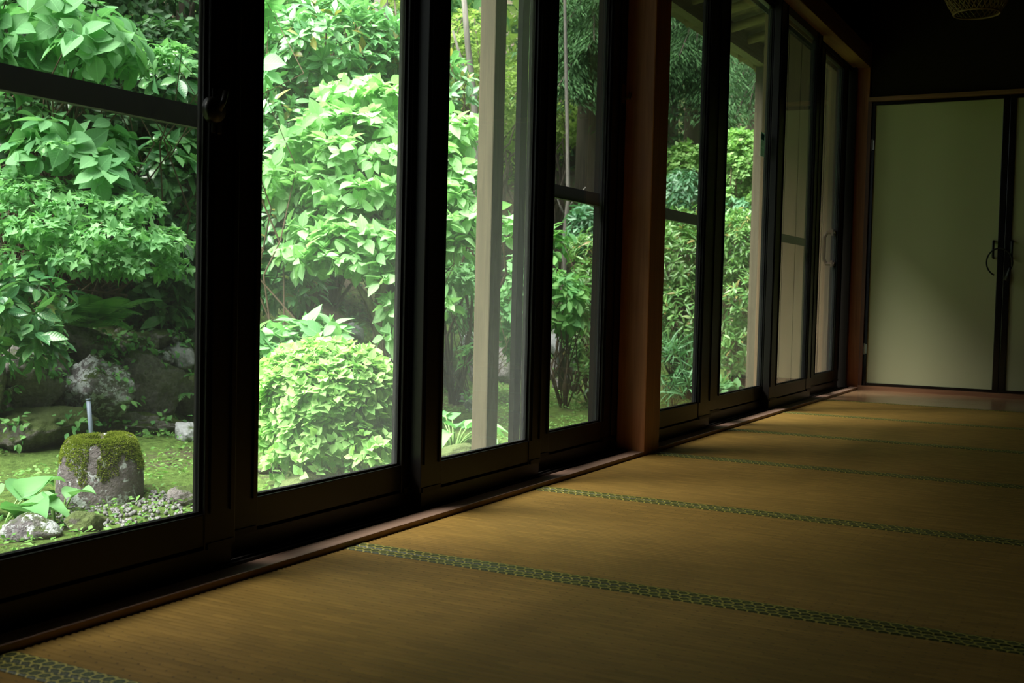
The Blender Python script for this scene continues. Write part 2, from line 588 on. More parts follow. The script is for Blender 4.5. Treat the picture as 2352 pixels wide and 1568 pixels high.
# leaves
def mat_leaf(name, dark, light, rough=0.45, spec=0.4, trans=0.35, odd=None, spots=False):
    m, nt, out = new_mat(name)
    g = nt.nodes.new('ShaderNodeNewGeometry')
    oi = nt.nodes.new('ShaderNodeObjectInfo')
    r = math_n(nt, 'FRACT', math_n(nt, 'ADD', g.outputs['Random Per Island'], oi.outputs['Random']))
    stops = [(0.0, dark), (0.85, light)]
    if odd:
        stops = [(0.0, dark), (0.92, light), (0.96, odd), (1.0, odd)]
    c = ramp(nt, r, stops)
    if spots:
        vo = N(nt, 'ShaderNodeTexVoronoi')
        vo.inputs['Scale'].default_value = 150
        gp = nt.nodes.new('ShaderNodeNewGeometry')
        nt.links.new(gp.outputs['Position'], vo.inputs['Vector'])
        sf = math_n(nt, 'MULTIPLY', math_n(nt, 'LESS_THAN', vo.outputs['Distance'], 0.24), math_n(nt, 'GREATER_THAN', r, 0.35))
        c = mix_col(nt, sf, c, (0.42, 0.46, 0.16))
    at = nt.nodes.new('ShaderNodeAttribute')
    at.attribute_name = 'leafpos'
    sp = nt.nodes.new('ShaderNodeSeparateXYZ')
    nt.links.new(at.outputs['Vector'], sp.inputs[0])
    ay = math_n(nt, 'ABSOLUTE', sp.outputs['Y'])
    vt = math_n(nt, 'FRACT', math_n(nt, 'SUBTRACT', math_n(nt, 'MULTIPLY', sp.outputs['X'], 9.0), math_n(nt, 'MULTIPLY', ay, 8.0)))
    vein = math_n(nt, 'LESS_THAN', vt, 0.14)
    vh = math_n(nt, 'SINE', math_n(nt, 'MULTIPLY', vt, math.pi))
    rib_ = math_n(nt, 'MULTIPLY', math_n(nt, 'LESS_THAN', ay, 0.012), math_n(nt, 'GREATER_THAN', sp.outputs['X'], 0.001))
    lit = math_n(nt, 'ADD', math_n(nt, 'MULTIPLY', rib_, 0.30), math_n(nt, 'MULTIPLY', vein, 0.10))
    nz_ = noise(nt, at.outputs['Vector'], 7, 3)
    c = mix_col(nt, math_n(nt, 'MULTIPLY', nz_, 0.30), c, tuple(k * 0.62 for k in dark))
    c = mix_col(nt, lit, c, tuple(min(1.0, k * 1.5 + 0.06) for k in light))
    p = princ(nt, None, c, rough, spec, 0, bump(nt, vh, 0.15, 0.003))
    tl = nt.nodes.new('ShaderNodeBsdfTranslucent')
    tcx = mix_col(nt, 1.0, c, (1.0, 1.12, 0.72), 'MULTIPLY')
    nt.links.new(tcx, tl.inputs[0])
    mx = nt.nodes.new('ShaderNodeMixShader')
    mx.inputs[0].default_value = trans
    nt.links.new(p.outputs[0], mx.inputs[1])
    nt.links.new(tl.outputs[0], mx.inputs[2])
    nt.links.new(mx.outputs[0], out.inputs['Surface'])
    return m


M['lf_big'] = mat_leaf('broad_matte_leaf', (0.15, 0.40, 0.16), (0.29, 0.60, 0.27), 0.6, 0.18)
M['lf_aucuba'] = mat_leaf('spotted_glossy_leaf', (0.06, 0.20, 0.08), (0.16, 0.40, 0.14), 0.22, 0.7, 0.2, spots=True)
M['lf_small'] = mat_leaf('small_lobed_leaf', (0.13, 0.36, 0.13), (0.36, 0.70, 0.30), 0.55, 0.2)
M['lf_gloss'] = mat_leaf('glossy_evergreen_leaf', (0.09, 0.28, 0.11), (0.26, 0.54, 0.22), 0.25, 0.65, 0.25, odd=(0.42, 0.33, 0.08))
M['lf_lime'] = mat_leaf('lime_tree_leaf', (0.26, 0.54, 0.22), (0.47, 0.76, 0.38), 0.6, 0.12, 0.4)
M['lf_bush'] = mat_leaf('fresh_bush_leaf', (0.20, 0.46, 0.13), (0.45, 0.70, 0.26), 0.6, 0.12, 0.38)
M['lf_hydra'] = mat_leaf('hydrangea_leaf', (0.16, 0.40, 0.16), (0.28, 0.54, 0.23), 0.6, 0.15)
M['lf_fern'] = mat_leaf('fern_green', (0.12, 0.36, 0.12), (0.28, 0.58, 0.18), 0.55, 0.25)
M['lf_hosta'] = mat_leaf('waxy_green_leaf', (0.11, 0.33, 0.11), (0.22, 0.47, 0.17), 0.45, 0.3, 0.3)
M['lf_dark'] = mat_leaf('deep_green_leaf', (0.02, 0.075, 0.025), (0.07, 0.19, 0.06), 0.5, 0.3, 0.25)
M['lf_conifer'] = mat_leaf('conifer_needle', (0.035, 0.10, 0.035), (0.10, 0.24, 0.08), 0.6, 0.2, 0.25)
M['lf_yellow'] = mat_leaf('backlit_yellow_leaf', (0.17, 0.30, 0.06), (0.42, 0.56, 0.17), 0.5, 0.2, 0.5)
M['lf_photinia'] = mat_leaf('red_tipped_leaf', (0.08, 0.24, 0.06), (0.26, 0.46, 0.14), 0.28, 0.6, 0.25, odd=(0.34, 0.22, 0.08))
M['lf_round'] = mat_leaf('clipped_bush_leaf', (0.12, 0.32, 0.07), (0.34, 0.56, 0.18), 0.5, 0.35)
M['lf_blue'] = mat_leaf('bluish_pinnate_leaf', (0.05, 0.18, 0.08), (0.14, 0.34, 0.17), 0.35, 0.6, 0.25)
M['lf_bamboo'] = mat_leaf('bamboo_grass_leaf', (0.06, 0.22, 0.08), (0.20, 0.44, 0.20), 0.4, 0.4)
M['lf_moss'] = mat_leaf('ground_cover_leaf', (0.10, 0.28, 0.05), (0.28, 0.52, 0.14), 0.55, 0.3)
M['lf_dead'] = mat_leaf('fallen_leaf', (0.36, 0.17, 0.03), (0.55, 0.32, 0.05), 0.6, 0.2, 0.2)
M['gravel'] = mat_stone('pale_gravel', (0.26, 0.25, 0.25), (0.52, 0.51, 0.52), 0.1)

# ================================================================== ROOM SHELL
Y0R, Y1R, XR, ZC = -1.9, 7.47, 3.7, 2.55      # near wall, far wall, right wall, ceiling
GZ = -0.45                                    # garden level
SEAM = [0.2175 + 0.9022 * k for k in range(8)]   # tatami seams along the window wall


def solid(name, x0, x1, y0, y1, z0, z1, mat, label=None, cat=None, kind='structure', bev=0.0, parent=None):
    b = MB(((x0 + x1) / 2, (y0 + y1) / 2, z0))
    b.box(x0, x1, y0, y1, z0, z1, bev)
    o = b.build(name, mat, parent)
    return tag(o, label, cat, None, kind if parent is None else None)


floor = solid('floor', -0.05, XR, Y0R, Y1R + 0.2, -0.16, -0.056, M['ceiling'], 'dark sub-floor under the tatami mats and boards', 'floor')
floor_far = solid('floor_matting', 1.805, XR, Y0R, SEAM[7], -0.056, 0.0, M['tatami'], 'woven rush matting on the unlit side of the room', 'floor')
solid('floor_entry', 0.0, 1.805, Y0R, SEAM[0], -0.056, 0.0, M['tatami'], 'woven rush matting behind the near end of the room', 'floor')
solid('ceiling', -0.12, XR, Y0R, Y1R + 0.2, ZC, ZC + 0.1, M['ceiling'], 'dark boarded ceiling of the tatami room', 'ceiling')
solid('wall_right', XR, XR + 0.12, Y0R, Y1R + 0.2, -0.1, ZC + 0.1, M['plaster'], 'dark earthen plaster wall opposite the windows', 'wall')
solid('wall_near', -0.12, XR, Y0R - 0.12, Y0R, -0.1, ZC + 0.1, M['plaster'], 'dark earthen plaster wall behind the viewer', 'wall')
b = MB((0, 0, 0))
b.box(-0.12, 0.0, Y0R, 0.84, -0.1, ZC)  # solid stretch out of view, put in to darken the near mats
b.box(-0.115, -0.02, 0.84, Y1R + 0.1, 2.16, ZC)
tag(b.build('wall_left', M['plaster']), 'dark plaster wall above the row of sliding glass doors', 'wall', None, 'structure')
b = MB((0, 0, 0))
b.box(-0.02, XR, Y1R + 0.03, Y1R + 0.15, 1.86, ZC)
b.box(1.64, XR, Y1R + 0.03, Y1R + 0.15, -0.05, 1.86)
b.box(-0.02, 1.66, Y1R + 0.10, Y1R + 0.15, -0.05, 1.88)  # dark backing added behind the doors to stop daylight in their gap
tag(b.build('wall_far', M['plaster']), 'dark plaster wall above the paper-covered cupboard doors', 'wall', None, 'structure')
solid('foundation', -0.30, -0.05, Y0R, 12.0, GZ - 0.2, -0.06, M['concrete'], 'concrete footing under the window wall', 'foundation')
# lintel over the windows
solid('trim_1', -0.100, 0.0, 0.84, Y1R, 2.04, 2.16, M['beam_wood'], 'orange-brown wooden lintel above the sliding glass doors', 'lintel', bev=0.003)
# threshold along the tatami edge
solid('trim_2', -0.055, -0.003, 0.84, 3.75, -0.05, 0.012, M['sill_wood'], 'worn wooden threshold before the first bay of glass doors', 'threshold', bev=0.002)
solid('trim_3', -0.055, -0.003, 3.89, Y1R, -0.05, 0.012, M['sill_wood'], 'worn wooden threshold between the wooden pillar and corner post', 'threshold', bev=0.002)
# door head and sill of the cupboard
solid('trim_4', 0.0, XR, Y1R - 0.035, Y1R + 0.06, 1.822, 1.848, M['beam_wood_x'], 'thin wooden head rail above the cupboard doors', 'head rail')
solid('trim_5', 0.0, XR, Y1R - 0.04, Y1R + 0.08, -0.05, 0.026, M['beam_wood_x'], 'wooden sill under the cupboard doors', 'sill')
solid('trim_6', 0.0, 0.022, Y1R - 0.03, Y1R + 0.06, 0.026, 1.822, mat_wood('jamb_wood', (0.09, 0.03, 0.015), (0.16, 0.06, 0.03), 'Z', 0.4), 'dark reddish jamb between corner post and cupboard door', 'jamb')
# pillars
solid('pillar', -0.110, -0.002, 3.75, 3.895, -0.05, 2.04, M['post_wood'], 'square orange-brown wooden pillar between the two bays of glass doors', 'pillar', bev=0.004)
solid('corner_post', -0.110, 0.0, Y1R, Y1R + 0.11, -0.05, 2.2, M['post_wood'], 'orange-brown wooden corner post beside the cupboard doors', 'post', bev=0.003)
wing = empty('wall_wing_added', (-0.11, Y1R + 0.13, GZ), 'boarded wing wall added outside the last glass doors to dim the view behind', 'wall', None, 'structure')  # boards added so the garden stays dim behind the reflecting panes
M['wing_tan'] = mat_wood('wing_tan_wood', (0.17, 0.11, 0.058), (0.28, 0.185, 0.10), 'Z', 0.6)
for k in range(6):
    xa = -0.215 - k * 0.085
    MB((xa, Y1R + 0.13, GZ)).box(xa - 0.083, xa, Y1R + 0.12, Y1R + 0.15, GZ + 0.02, 2.56, 0.003).build('board', M['wing_tan'], wing)
solid('wall_outer', -0.24, -0.11, Y1R + 0.0, 12.0, GZ, 2.6, M['wing_wood'], 'boarded outer wall beyond the last glass door', 'wall')
# wood boards between the tatami and the cupboard, planks are pieces of the floor
for k in range(3):
    y0 = SEAM[7] + 0.004 + k * 0.299
    b = MB((0, y0, -0.05))
    b.box(-0.003, XR, y0, y0 + 0.297, -0.05, -0.0015, 0.002)
    b.build('plank', M['plank_wood'], floor)

# ================================================================== SLIDING GLASS DOORS


def yk(y, X):
    return y * (CAM[0] - X) / 1.58


def sash(name, ya, yb, la, lb, X, label, z0=0.022, z1=2.06, dusty=False, mid=None, cap=True):
    """ya..yb clear glass (measured at X=-0.12); la, lb stile widths"""
    g0, g1 = yk(ya, X), yk(yb, X)
    t = 0.016
    root = empty(name, (X, g0 - la, z0), label, 'glass door', 'sliding glass doors', 'structure')
    for (s0, s1) in ((g0 - la, g0), (g1, g1 + lb)):
        b = MB((X, s0, z0))
        b.box(X - t, X + t, s0, s1, z0 + 0.03, z1, 0.002)
        # shallow ridges down the face of the profile
        b.box(X + t - 0.001, X + t + 0.004, s0 + 0.012, s0 + 0.018, z0 + 0.1, z1)
        b.box(X + t - 0.001, X + t + 0.004, s1 - 0.018, s1 - 0.012, z0 + 0.1, z1)
        st_ = b.build('stile', M['bronze'], root)
        if cap:
            b = MB((X, s0, z0))
            b.box(X - t - 0.002, X + t + 0.004, s0 + 0.006, s1 - 0.006, z0 + 0.030, z0 + 0.042)
            b.box(X - 0.008, X + 0.008, s0 + 0.02, s1 - 0.02, z0 - 0.012, z0 + 0.03)
            b.build('stile_foot', M['bronze_track'], st_)
    b = MB((X, g0, z0))
    b.box(X - t + 0.002, X + t - 0.002, g0 - la + 0.008, g1 + lb - 0.008, 0.006, 0.060)
    b.box(X - t + 0.002, X + t - 0.002, g0 - 0.004, g1 + 0.004, 0.05, 0.122, 0.002)
    b.build('bottom_rail', M['bronze'], root)
    b = MB((X, g0, z1))
    b.box(X - t + 0.002, X + t - 0.002, g0 - 0.004, g1 + 0.004, z1 - 0.06, z1, 0.002)
    b.build('top_rail', M['bronze'], root)
    b = MB((X, g0, z0))
    for xs in (-0.0065, 0.0035):
        b.box(X + xs, X + xs + 0.003, g0 - 0.002, g0 + 0.007, 0.118, z1 - 0.05)
        b.box(X + xs, X + xs + 0.003, g1 - 0.007, g1 + 0.002, 0.118, z1 - 0.05)
        b.box(X + xs, X + xs + 0.003, g0, g1, 0.118, 0.127)
    b.build('glazing_gasket', M['rubber'], root)
    b = MB((X, g0, 0.12))
    b.box(X - 0.002, X + 0.002, g0 - 0.003, g1 + 0.003, 0.118, z1 - 0.055)
    b.build('glass_pane', M['glass_dusty'] if dusty else M['glass'], root)
    return root, g0, g1


XI, XO, XS = -0.090, -0.130, -0.178
wins = [
    ('window_1', 1.02, 1.670, 0.09, 0.086, XI, 'sliding glass door facing the mossy stone water basin', False),
    ('window_2', 1.826, 2.362, 0.088, 0.105, XO, 'dusty sliding glass door facing the rounded leafy bush', True),
    ('window_3', 2.552, 3.055, 0.10, 0.080, XI, 'dusty sliding glass door facing the bare wooden veranda post', True),
    ('window_4', 3.190, 3.600, 0.075, 0.14, XO, 'sliding glass door against the near side of the wooden pillar', False),
    ('window_5', 4.00, 4.625, 0.09, 0.155, XI, 'sliding glass door against the far side of the wooden pillar', False),
    ('window_6', 4.908, 5.600, 0.150, 0.140, XO, 'sliding glass door with a small printed sticker on its pane', False),
    ('window_7', 5.866, 6.500, 0.140, 0.115, XI, 'sliding glass door mirroring the pale cupboard doors', False),
    ('window_8', 6.705, 7.190, 0.115, 0.14, XO, 'last sliding glass door beside the corner post, with pull handle', False),
]
WR = {}
for nm, ya, yb, la, lb, X, lab, dusty in wins:
    WR[nm] = sash(nm, ya, yb, la, lb, X, lab, dusty=dusty)

# sash lock on window_2, catch on window_5, latch and sticker on window_7, pull handle on window_9
root, g0, g1 = WR['window_1']
b = MB((XI, g1, 0.9))
b.tube([(XI + 0.015, g1 + 0.006, 0.893), (XI + 0.030, g1 + 0.006, 0.893)], [0.026, 0.023], 16)
b.box(XI + 0.012, XI + 0.020, g1 + 0.004, g1 + 0.03, 0.85, 0.935, 0.002)
b.tube([(XI + 0.028, g1 + 0.010, 0.893), (XI + 0.036, g1 + 0.016, 0.912), (XI + 0.038, g1 + 0.020, 0.93)], [0.007, 0.006, 0.005], 8)
b.build('crescent_lock', M['black_metal'], root, True)
root, g0, g1 = WR['window_4']
b = MB((XO, g1, 1.25))
b.box(XO + 0.016, XO + 0.024, g1 + 0.085, g1 + 0.115, 1.235, 1.30, 0.002)
b.tube([(XO + 0.02, g1 + 0.10, 1.25), (XO + 0.045, g1 + 0.10, 1.25), (XO + 0.05, g1 + 0.10, 1.27)], 0.006, 8)
tag(b.build('lock_catch', M['brass'], root), 'brass lock catch')
root, g0, g1 = WR['window_6']
b = MB((XO, g1, 1.3))
b.box(XO + 0.014, XO + 0.024, g1 + 0.035, g1 + 0.085, 1.262, 1.378, 0.004)
b.tube([(XO + 0.022, g1 + 0.06, 1.34), (XO + 0.05, g1 + 0.06, 1.30), (XO + 0.045, g1 + 0.06, 1.265)], [0.008, 0.008, 0.006], 8)
tag(b.build('latch', M['brass'], root), 'amber-brown latch')
b = MB((XO, 5.545, 1.32))
b.box(XO + 0.0022, XO + 0.0030, 5.512, 5.578, 1.262, 1.378)
tag(b.build('sticker', M['sticker'], root), 'pale green printed sticker with a picture above lines of text')
root, g0, g1 = WR['window_8']
b = MB((XO, g1, 0.88))
yh = g1 - 0.02
xh = XO - 0.016
b.tube([(xh + 0.02, yh, 0.985), (xh - 0.03, yh, 0.985), (xh - 0.048, yh, 0.955), (xh - 0.048, yh, 0.82), (xh - 0.03, yh, 0.79), (xh + 0.02, yh, 0.79)], 0.012, 8)
b.box(xh - 0.002, xh + 0.012, yh - 0.016, yh + 0.016, 0.965, 1.005, 0.003)
b.box(xh - 0.002, xh + 0.012, yh - 0.016, yh + 0.016, 0.77, 0.81, 0.003)
tag(b.build('pull_handle', M['handle_brown'], root, False), 'brown pull handle')

# tracks and head frames of both bays
for i, (ya, yb, lab) in enumerate(((0.84, 3.75, 'near'), (3.895, Y1R + 0.02, 'far'))):
    b = MB((0, ya, 0))
    b.box(-0.215, -0.055, ya, yb, -0.06, 0.004)
    for xr in (XI, XO, XS):
        b.box(xr - 0.003, xr + 0.003, ya, yb, 0.004, 0.014)
    b.box(-0.073, -0.066, ya, yb, 0.0, 0.014)
    tag(b.build('trim_%d' % (7 + 2 * i), M['bronze_track']), 'dark metal sill track under the %s bay of glass doors' % lab, 'track', None, 'structure')
    b = MB((0, ya, 2.0))
    b.box(-0.215, -0.100, ya, yb, 2.052, 2.17)
    for xr in (XI - 0.02, XO - 0.02, XS - 0.02):
        b.box(xr - 0.004, xr + 0.002, ya, yb, 2.02, 2.055)
    tag(b.build('trim_%d' % (8 + 2 * i), M['bronze_track']), 'dark metal head track over the %s bay of glass doors' % lab, 'track', None, 'structure')
b = MB((0, 3.75, 0))
b.box(-0.20, -0.110, 3.70, 3.75, 0.0, 2.06)
b.box(-0.215, -0.110, 3.75, 3.895, -0.06, 2.17)
b.box(-0.20, -0.110, 3.895, 3.93, 0.0, 2.06)
tag(b.build('trim_11', M['bronze']), 'dark metal jambs on the garden side of the wooden pillar', 'jamb', None, 'structure')
b = MB((0, Y1R, 0))
b.box(-0.20, -0.075, Y1R - 0.045, Y1R + 0.005, 0.0, 2.06)
tag(b.build('trim_12', M['bronze']), 'dark metal jamb beside the corner post', 'jamb', None, 'structure')


# insect screens behind some of the doors
def screen(y0, y1, label, sw=0.042):
    root = empty('insect_screen', (XS, y0, 0.02), label, 'insect screen', 'insect screens behind the glass doors')
    t = 0.009
    for s0 in (y0, y1 - sw):
        MB((XS, s0, 0.02)).box(XS - t, XS + t, s0, s0 + sw, 0.012, 2.06, 0.001).build('stile', M['bronze'], root)
    MB((XS, y0, 0.02)).box(XS - t, XS + t, y0 + sw, y1 - sw, 0.012, 0.085).build('bottom_rail', M['bronze'], root)
    MB((XS, y0, 2.0)).box(XS - t, XS + t, y0 + sw, y1 - sw, 2.01, 2.06).build('top_rail', M['bronze'], root)
    MB((XS, y0, 0.9)).box(XS - t, XS + t, y0 + sw, y1 - sw, 0.873, 0.916).build('middle_rail', M['bronze'], root)
    tag(MB((XS, y0, 0.05)).box(XS - 0.0004, XS + 0.0004, y0 + sw - 0.003, y1 - sw + 0.003, 0.08, 2.02).build('mesh', M['mesh'], root), 'fine dark insect mesh')


screen(0.93, 1.835, 'insect screen in front of the mossy stone water basin')
screen(3.075, 3.74, 'insect screen beside the near side of the wooden pillar')
screen(3.93, 4.86, 'insect screen beside the far side of the wooden pillar')
screen(5.83, 6.72, 'insect screen behind the door that mirrors the pale cupboard')

# ================================================================== TATAMI
def rib_mesh(length, width):
    nr = int(round(width / PITCH_R))
    seg = 4
    ys = np.linspace(0, width, nr * seg + 1)
    zs = 0.0020 * np.abs(np.sin(np.pi * ys / (width / nr))) ** 0.6 - 0.0020
    v0 = np.stack([np.zeros_like(ys), ys, zs], 1)
    v1 = np.stack([np.full_like(ys, length), ys, zs], 1)
    vb = np.stack([np.zeros_like(ys), ys, np.full_like(ys, -0.012)], 1)
    n = len(ys)
    i = np.arange(n - 1)
    top = np.stack([i, i + n, i + n + 1, i + 1], 1)
    front = np.stack([i, i + 1, i + 1 + 2 * n, i + 2 * n], 1)
    return mesh_np('woven_surface', np.concatenate([v0, v1, vb]), [top, front], True)


HB = 0.0335
MW = SEAM[1] - SEAM[0] - 0.002
ml = 1.80
rib = rib_mesh(ml, MW - 2 * HB + 0.002)
rib.materials.append(M['tatami'])
mb = MB()
mb.box(0, ml, 0, MW, -0.055, -0.010)
core = bpy.data.meshes.new('core')
core.from_pydata([tuple(p) for p in mb.v], [], mb.f)
core.materials.append(mat_plain('straw_core', (0.2, 0.14, 0.06), 0.9, 0.1))


def border_mesh():
    n = 60
    xs = np.linspace(0, ml, n + 1)
    prof = [(0.0, -0.030), (0.0, -0.003), (0.003, 0.0006), (HB - 0.003, 0.0010), (HB, -0.0006), (HB, -0.012)]
    vv = []
    for x in xs:
        for k, (y, z) in enumerate(prof):
            wz = 0.0003 * math.sin(x * 23) if 1 < k < 4 else 0
            vv.append((x, y, z + wz))
    k = len(prof)
    ff = [(i * k + j, (i + 1) * k + j, (i + 1) * k + j + 1, i * k + j + 1) for i in range(n) for j in range(k - 1)]
    ff.append(tuple(range(k)))
    return vv, ff


bv, bf = border_mesh()
border = bpy.data.meshes.new('border')
border.from_pydata(bv, [], bf)
border.materials.append(M['brocade'])
mat_labels = ['tatami mat at the end of the row beside the dark plaster wall',
              'tatami mat lying below the glass door that faces the mossy stone basin',
              'tatami mat lying below the glass door that faces the bare veranda post',
              'tatami mat that reaches the near foot of the wooden pillar',
              'tatami mat starting at the far foot of the wooden pillar',
              'tatami mat second from the wooden boards before the cupboard',
              'tatami mat lying next to the wooden boards before the cupboard']
for k in range(7):
    y0 = SEAM[k] + 0.001
    root = empty('tatami_mat', (0.003, y0, 0), mat_labels[k], 'tatami mat', 'tatami mats in a row along the windows')
    link('core', core, None, root)
    link('woven_surface', rib, None, root, (0, HB - 0.001, 0))
    link('border', border, None, root)
    o = link('border', border, None, root, (ml, MW, 0))
    o.rotation_euler = (0, 0, math.pi)

# ================================================================== CUPBOARD DOORS
YD = Y1R
for i, (x0, x1) in enumerate(((0.024, 0.8245), (0.826, 1.6265))):
    z0, z1 = 0.028, 1.820
    root = empty('door_%d' % (i + 1), (x0, YD, z0), ('pale paper-covered cupboard door hinged on the corner post side',
                 'pale paper-covered cupboard door on the side away from the windows')[i], 'cupboard door', 'paired cupboard doors', 'structure')
    lw_, rw_ = (0.020, 0.036) if i == 0 else (0.036, 0.020)
    MB((x0, YD, z0)).box(x0, x0 + lw_, YD - 0.012, YD + 0.02, z0, z1, 0.003).build('stile', M['lacquer'], root)
    MB((x1, YD, z0)).box(x1 - rw_, x1, YD - 0.012, YD + 0.02, z0, z1, 0.003).build('stile', M['lacquer'], root)
    MB((x0, YD, z0)).box(x0 + lw_, x1 - rw_, YD - 0.010, YD + 0.02, z0, z0 + 0.016, 0.002).build('bottom_rail', M['lacquer'], root)
    MB((x0, YD, z1)).box(x0 + lw_, x1 - rw_, YD - 0.010, YD + 0.02, z1 - 0.022, z1, 0.002).build('top_rail', M['lacquer'], root)
    MB((x0, YD, z0)).box(x0 + lw_ - 0.004, x1 - rw_ + 0.004, YD, YD + 0.016, z0 + 0.012, z1 - 0.02).build('paper_panel', M['paper'], root)
    xh = (0.767, 0.870)[i]
    b = MB((xh, YD, 0.9))
    b.tube([(xh, YD + 0.002, 0.944), (xh, YD - 0.036, 0.942), (xh, YD - 0.040, 0.930), (xh, YD - 0.040, 0.858), (xh, YD - 0.036, 0.846), (xh, YD + 0.002, 0.844)], 0.0075, 8)
    tag(b.build('bar_handle', M['black_metal'], root, True), 'black bar handle')
    for zh in (0.26, 1.55):
        b = MB((x0, YD, zh))
        xx = x0 + 0.004 if i == 0 else x1 - 0.004
        b.tube([(xx, YD - 0.016, zh - 0.035), (xx, YD - 0.016, zh + 0.035)], 0.006, 8)
        b.box(xx - 0.012, xx + 0.014, YD - 0.014, YD - 0.010, zh - 0.03, zh + 0.03)
        tag(b.build('hinge', M['steel'], root), 'small steel hinge')
# cable lock through both handles
cl = empty('cable_lock', (0.818, YD - 0.055, 0.70), 'black cable lock looped through the two cupboard door handles', 'lock')
b = MB((0.818, YD - 0.055, 0.70))
pts = []
for k in range(29):
    a = math.radians(-52 + 300 * k / 28)
    pts.append((0.806 + 0.072 * math.cos(a), YD - 0.052 - 0.012 * math.sin(a), 0.815 + 0.083 * math.sin(a)))
b.tube(pts, 0.0048, 8)
b.build('cable', M['rubber'], cl, True)
b = MB((0.818, YD - 0.055, 0.70))
b.tube([(0.868, YD - 0.050, 0.790), (0.862, YD - 0.046, 0.765), (0.856, YD - 0.044, 0.738), (0.846, YD - 0.044, 0.704)], [0.006, 0.011, 0.0135, 0.014], 12)
b.build('lock_body', M['black_metal'], cl, True)

# ================================================================== PENDANT LAMP
LY = 5.8
pa, pb, pc = at_y(2190, 38, LY), at_y(2297, 25, LY), at_y(2172, 0, LY)
lx, lz, lr = (pa[0] + pb[0]) / 2, (pa[2] + pb[2]) / 2, (pb[0] - pa[0]) / 2
lamp = empty('pendant_lamp', (lx, LY, ZC), 'unlit woven bamboo pendant lamp hanging from the dark ceiling', 'lamp')
prof = [(lr, 0.0), (lr + 0.03, 0.05), (lr + 0.055, 0.11), (lr + 0.06, 0.17), (lr + 0.045, 0.23), (lr - 0.005, 0.28), (lr - 0.06, 0.30)]


def prof_at(t):
    t = max(0, min(0.9999, t)) * (len(prof) - 1)
    i = int(t)
    q = t - i
    return prof[i][0] * (1 - q) + prof[i + 1][0] * q, prof[i][1] * (1 - q) + prof[i + 1][1] * q


b = MB((lx, LY, lz))
for k in range(30):
    for sgn in (1, -1):
        line = []
        for q in range(15):
            rr, zz_ = prof_at(q / 14)
            a = 2 * math.pi * k / 30 + sgn * 1.5 * q / 14
            line.append((lx + rr * math.cos(a), LY + rr * math.sin(a), lz + zz_))
        b.tube(line, 0.0028, 4, False)
shade_o = b.build('woven_shade', M['bamboo'], lamp)
b = MB((lx, LY, lz))
for rr, zz_ in ((lr, 0.0), (lr + 0.060, 0.17), (lr - 0.06, 0.30)):
    b.tube([(lx + rr * math.cos(2 * math.pi * k / 32), LY + rr * math.sin(2 * math.pi * k / 32), lz + zz_) for k in range(33)], 0.005, 6, False)
b.build('rim', M['bamboo'], shade_o, True)
b = MB((lx, LY, lz))
b.tube([(lx, LY, lz + 0.26), (lx, LY, ZC + 0.01)], 0.004, 6)
b.tube([(lx, LY, ZC - 0.03), (lx, LY, ZC + 0.005)], [0.05, 0.05], 16)
for k in range(3):
    a = 2 * math.pi * k / 3
    b.tube([(lx, LY, lz + 0.30), (lx + (lr - 0.06) * math.cos(a), LY + (lr - 0.06) * math.sin(a), lz + 0.30)], 0.003, 5)
b.build('cord', M['rubber'], lamp)
b = MB((lx, LY, lz))
b.tube([(lx, LY, lz + 0.28), (lx, LY, lz + 0.20), (lx, LY, lz + 0.19)], [0.02, 0.022, 0.018], 12)
b.tube([(lx, LY, lz + 0.195), (lx, LY, lz + 0.17), (lx, LY, lz + 0.13), (lx, LY, lz + 0.10)], [0.016, 0.03, 0.034, 0.012], 12)
b.build('bulb', mat_plain('milky_bulb', (0.4, 0.4, 0.38), 0.3), lamp, True)

# ================================================================== EAVES AND VERANDA POSTS
XP = -1.30
eave = empty('eave_roof', (XP, 5.0, 2.55), 'wooden eave with round log rafters outside the glass doors', 'eave', None, 'structure')
BY0, BY1 = -2.5, 16.0
MB((XP, BY0, 2.55)).box(XP - 0.075, XP + 0.005, BY0, BY1, 2.55, 2.715, 0.004).build('eave_beam', M['eave_beam'], eave)
MB((-0.5, BY0, 2.5)).box(-0.55, -0.47, BY0, BY1, 2.52, 2.60, 0.004).build('inner_purlin', M['eave_beam'], eave)
SL = 0.22


def zr(x):
    return 2.66 + (x - XP) * SL     # rafter axis height; falls towards the garden


EX = XP - 0.21
rmesh = None
for k in range(40):
    y = BY0 + 0.25 + k * 0.455
    if y > BY1:
        break
    if rmesh is None:
        b = MB((XP, 0, 0))
        b.tube([(-0.15, 0, zr(-0.15)), (XP, 0, zr(XP)), (EX, 0, zr(EX))], [0.036, 0.036, 0.035], 12)
        o = b.build('rafter', M['rafter_wood'], eave, True)
        rmesh = o.data
    else:
        o = link('rafter', rmesh, None, eave)
    o.location = (0, y - 5.0, -2.55)
    o.location.x = 0
for k in range(2):
    x0, x1 = (EX - 0.05, EX + 0.04) if k == 0 else (XP - 0.12, XP - 0.08)
    b = MB((XP, BY0, 2.5))
    za, zb = zr(x0) + 0.034, zr(x1) + 0.034
    b.raw([(x0, BY0, za), (x1, BY0, zb), (x1, BY1, zb), (x0, BY1, za), (x0, BY0, za + 0.02), (x1, BY0, zb + 0.02), (x1, BY1, zb + 0.02), (x0, BY1, za + 0.02)],
          [(0, 3, 2, 1), (4, 5, 6, 7), (0, 1, 5, 4), (1, 2, 6, 5), (2, 3, 7, 6), (3, 0, 4, 7)])
    b.build('eave_lath', M['eave_beam'], eave)
nb = 0
bmesh_board = None
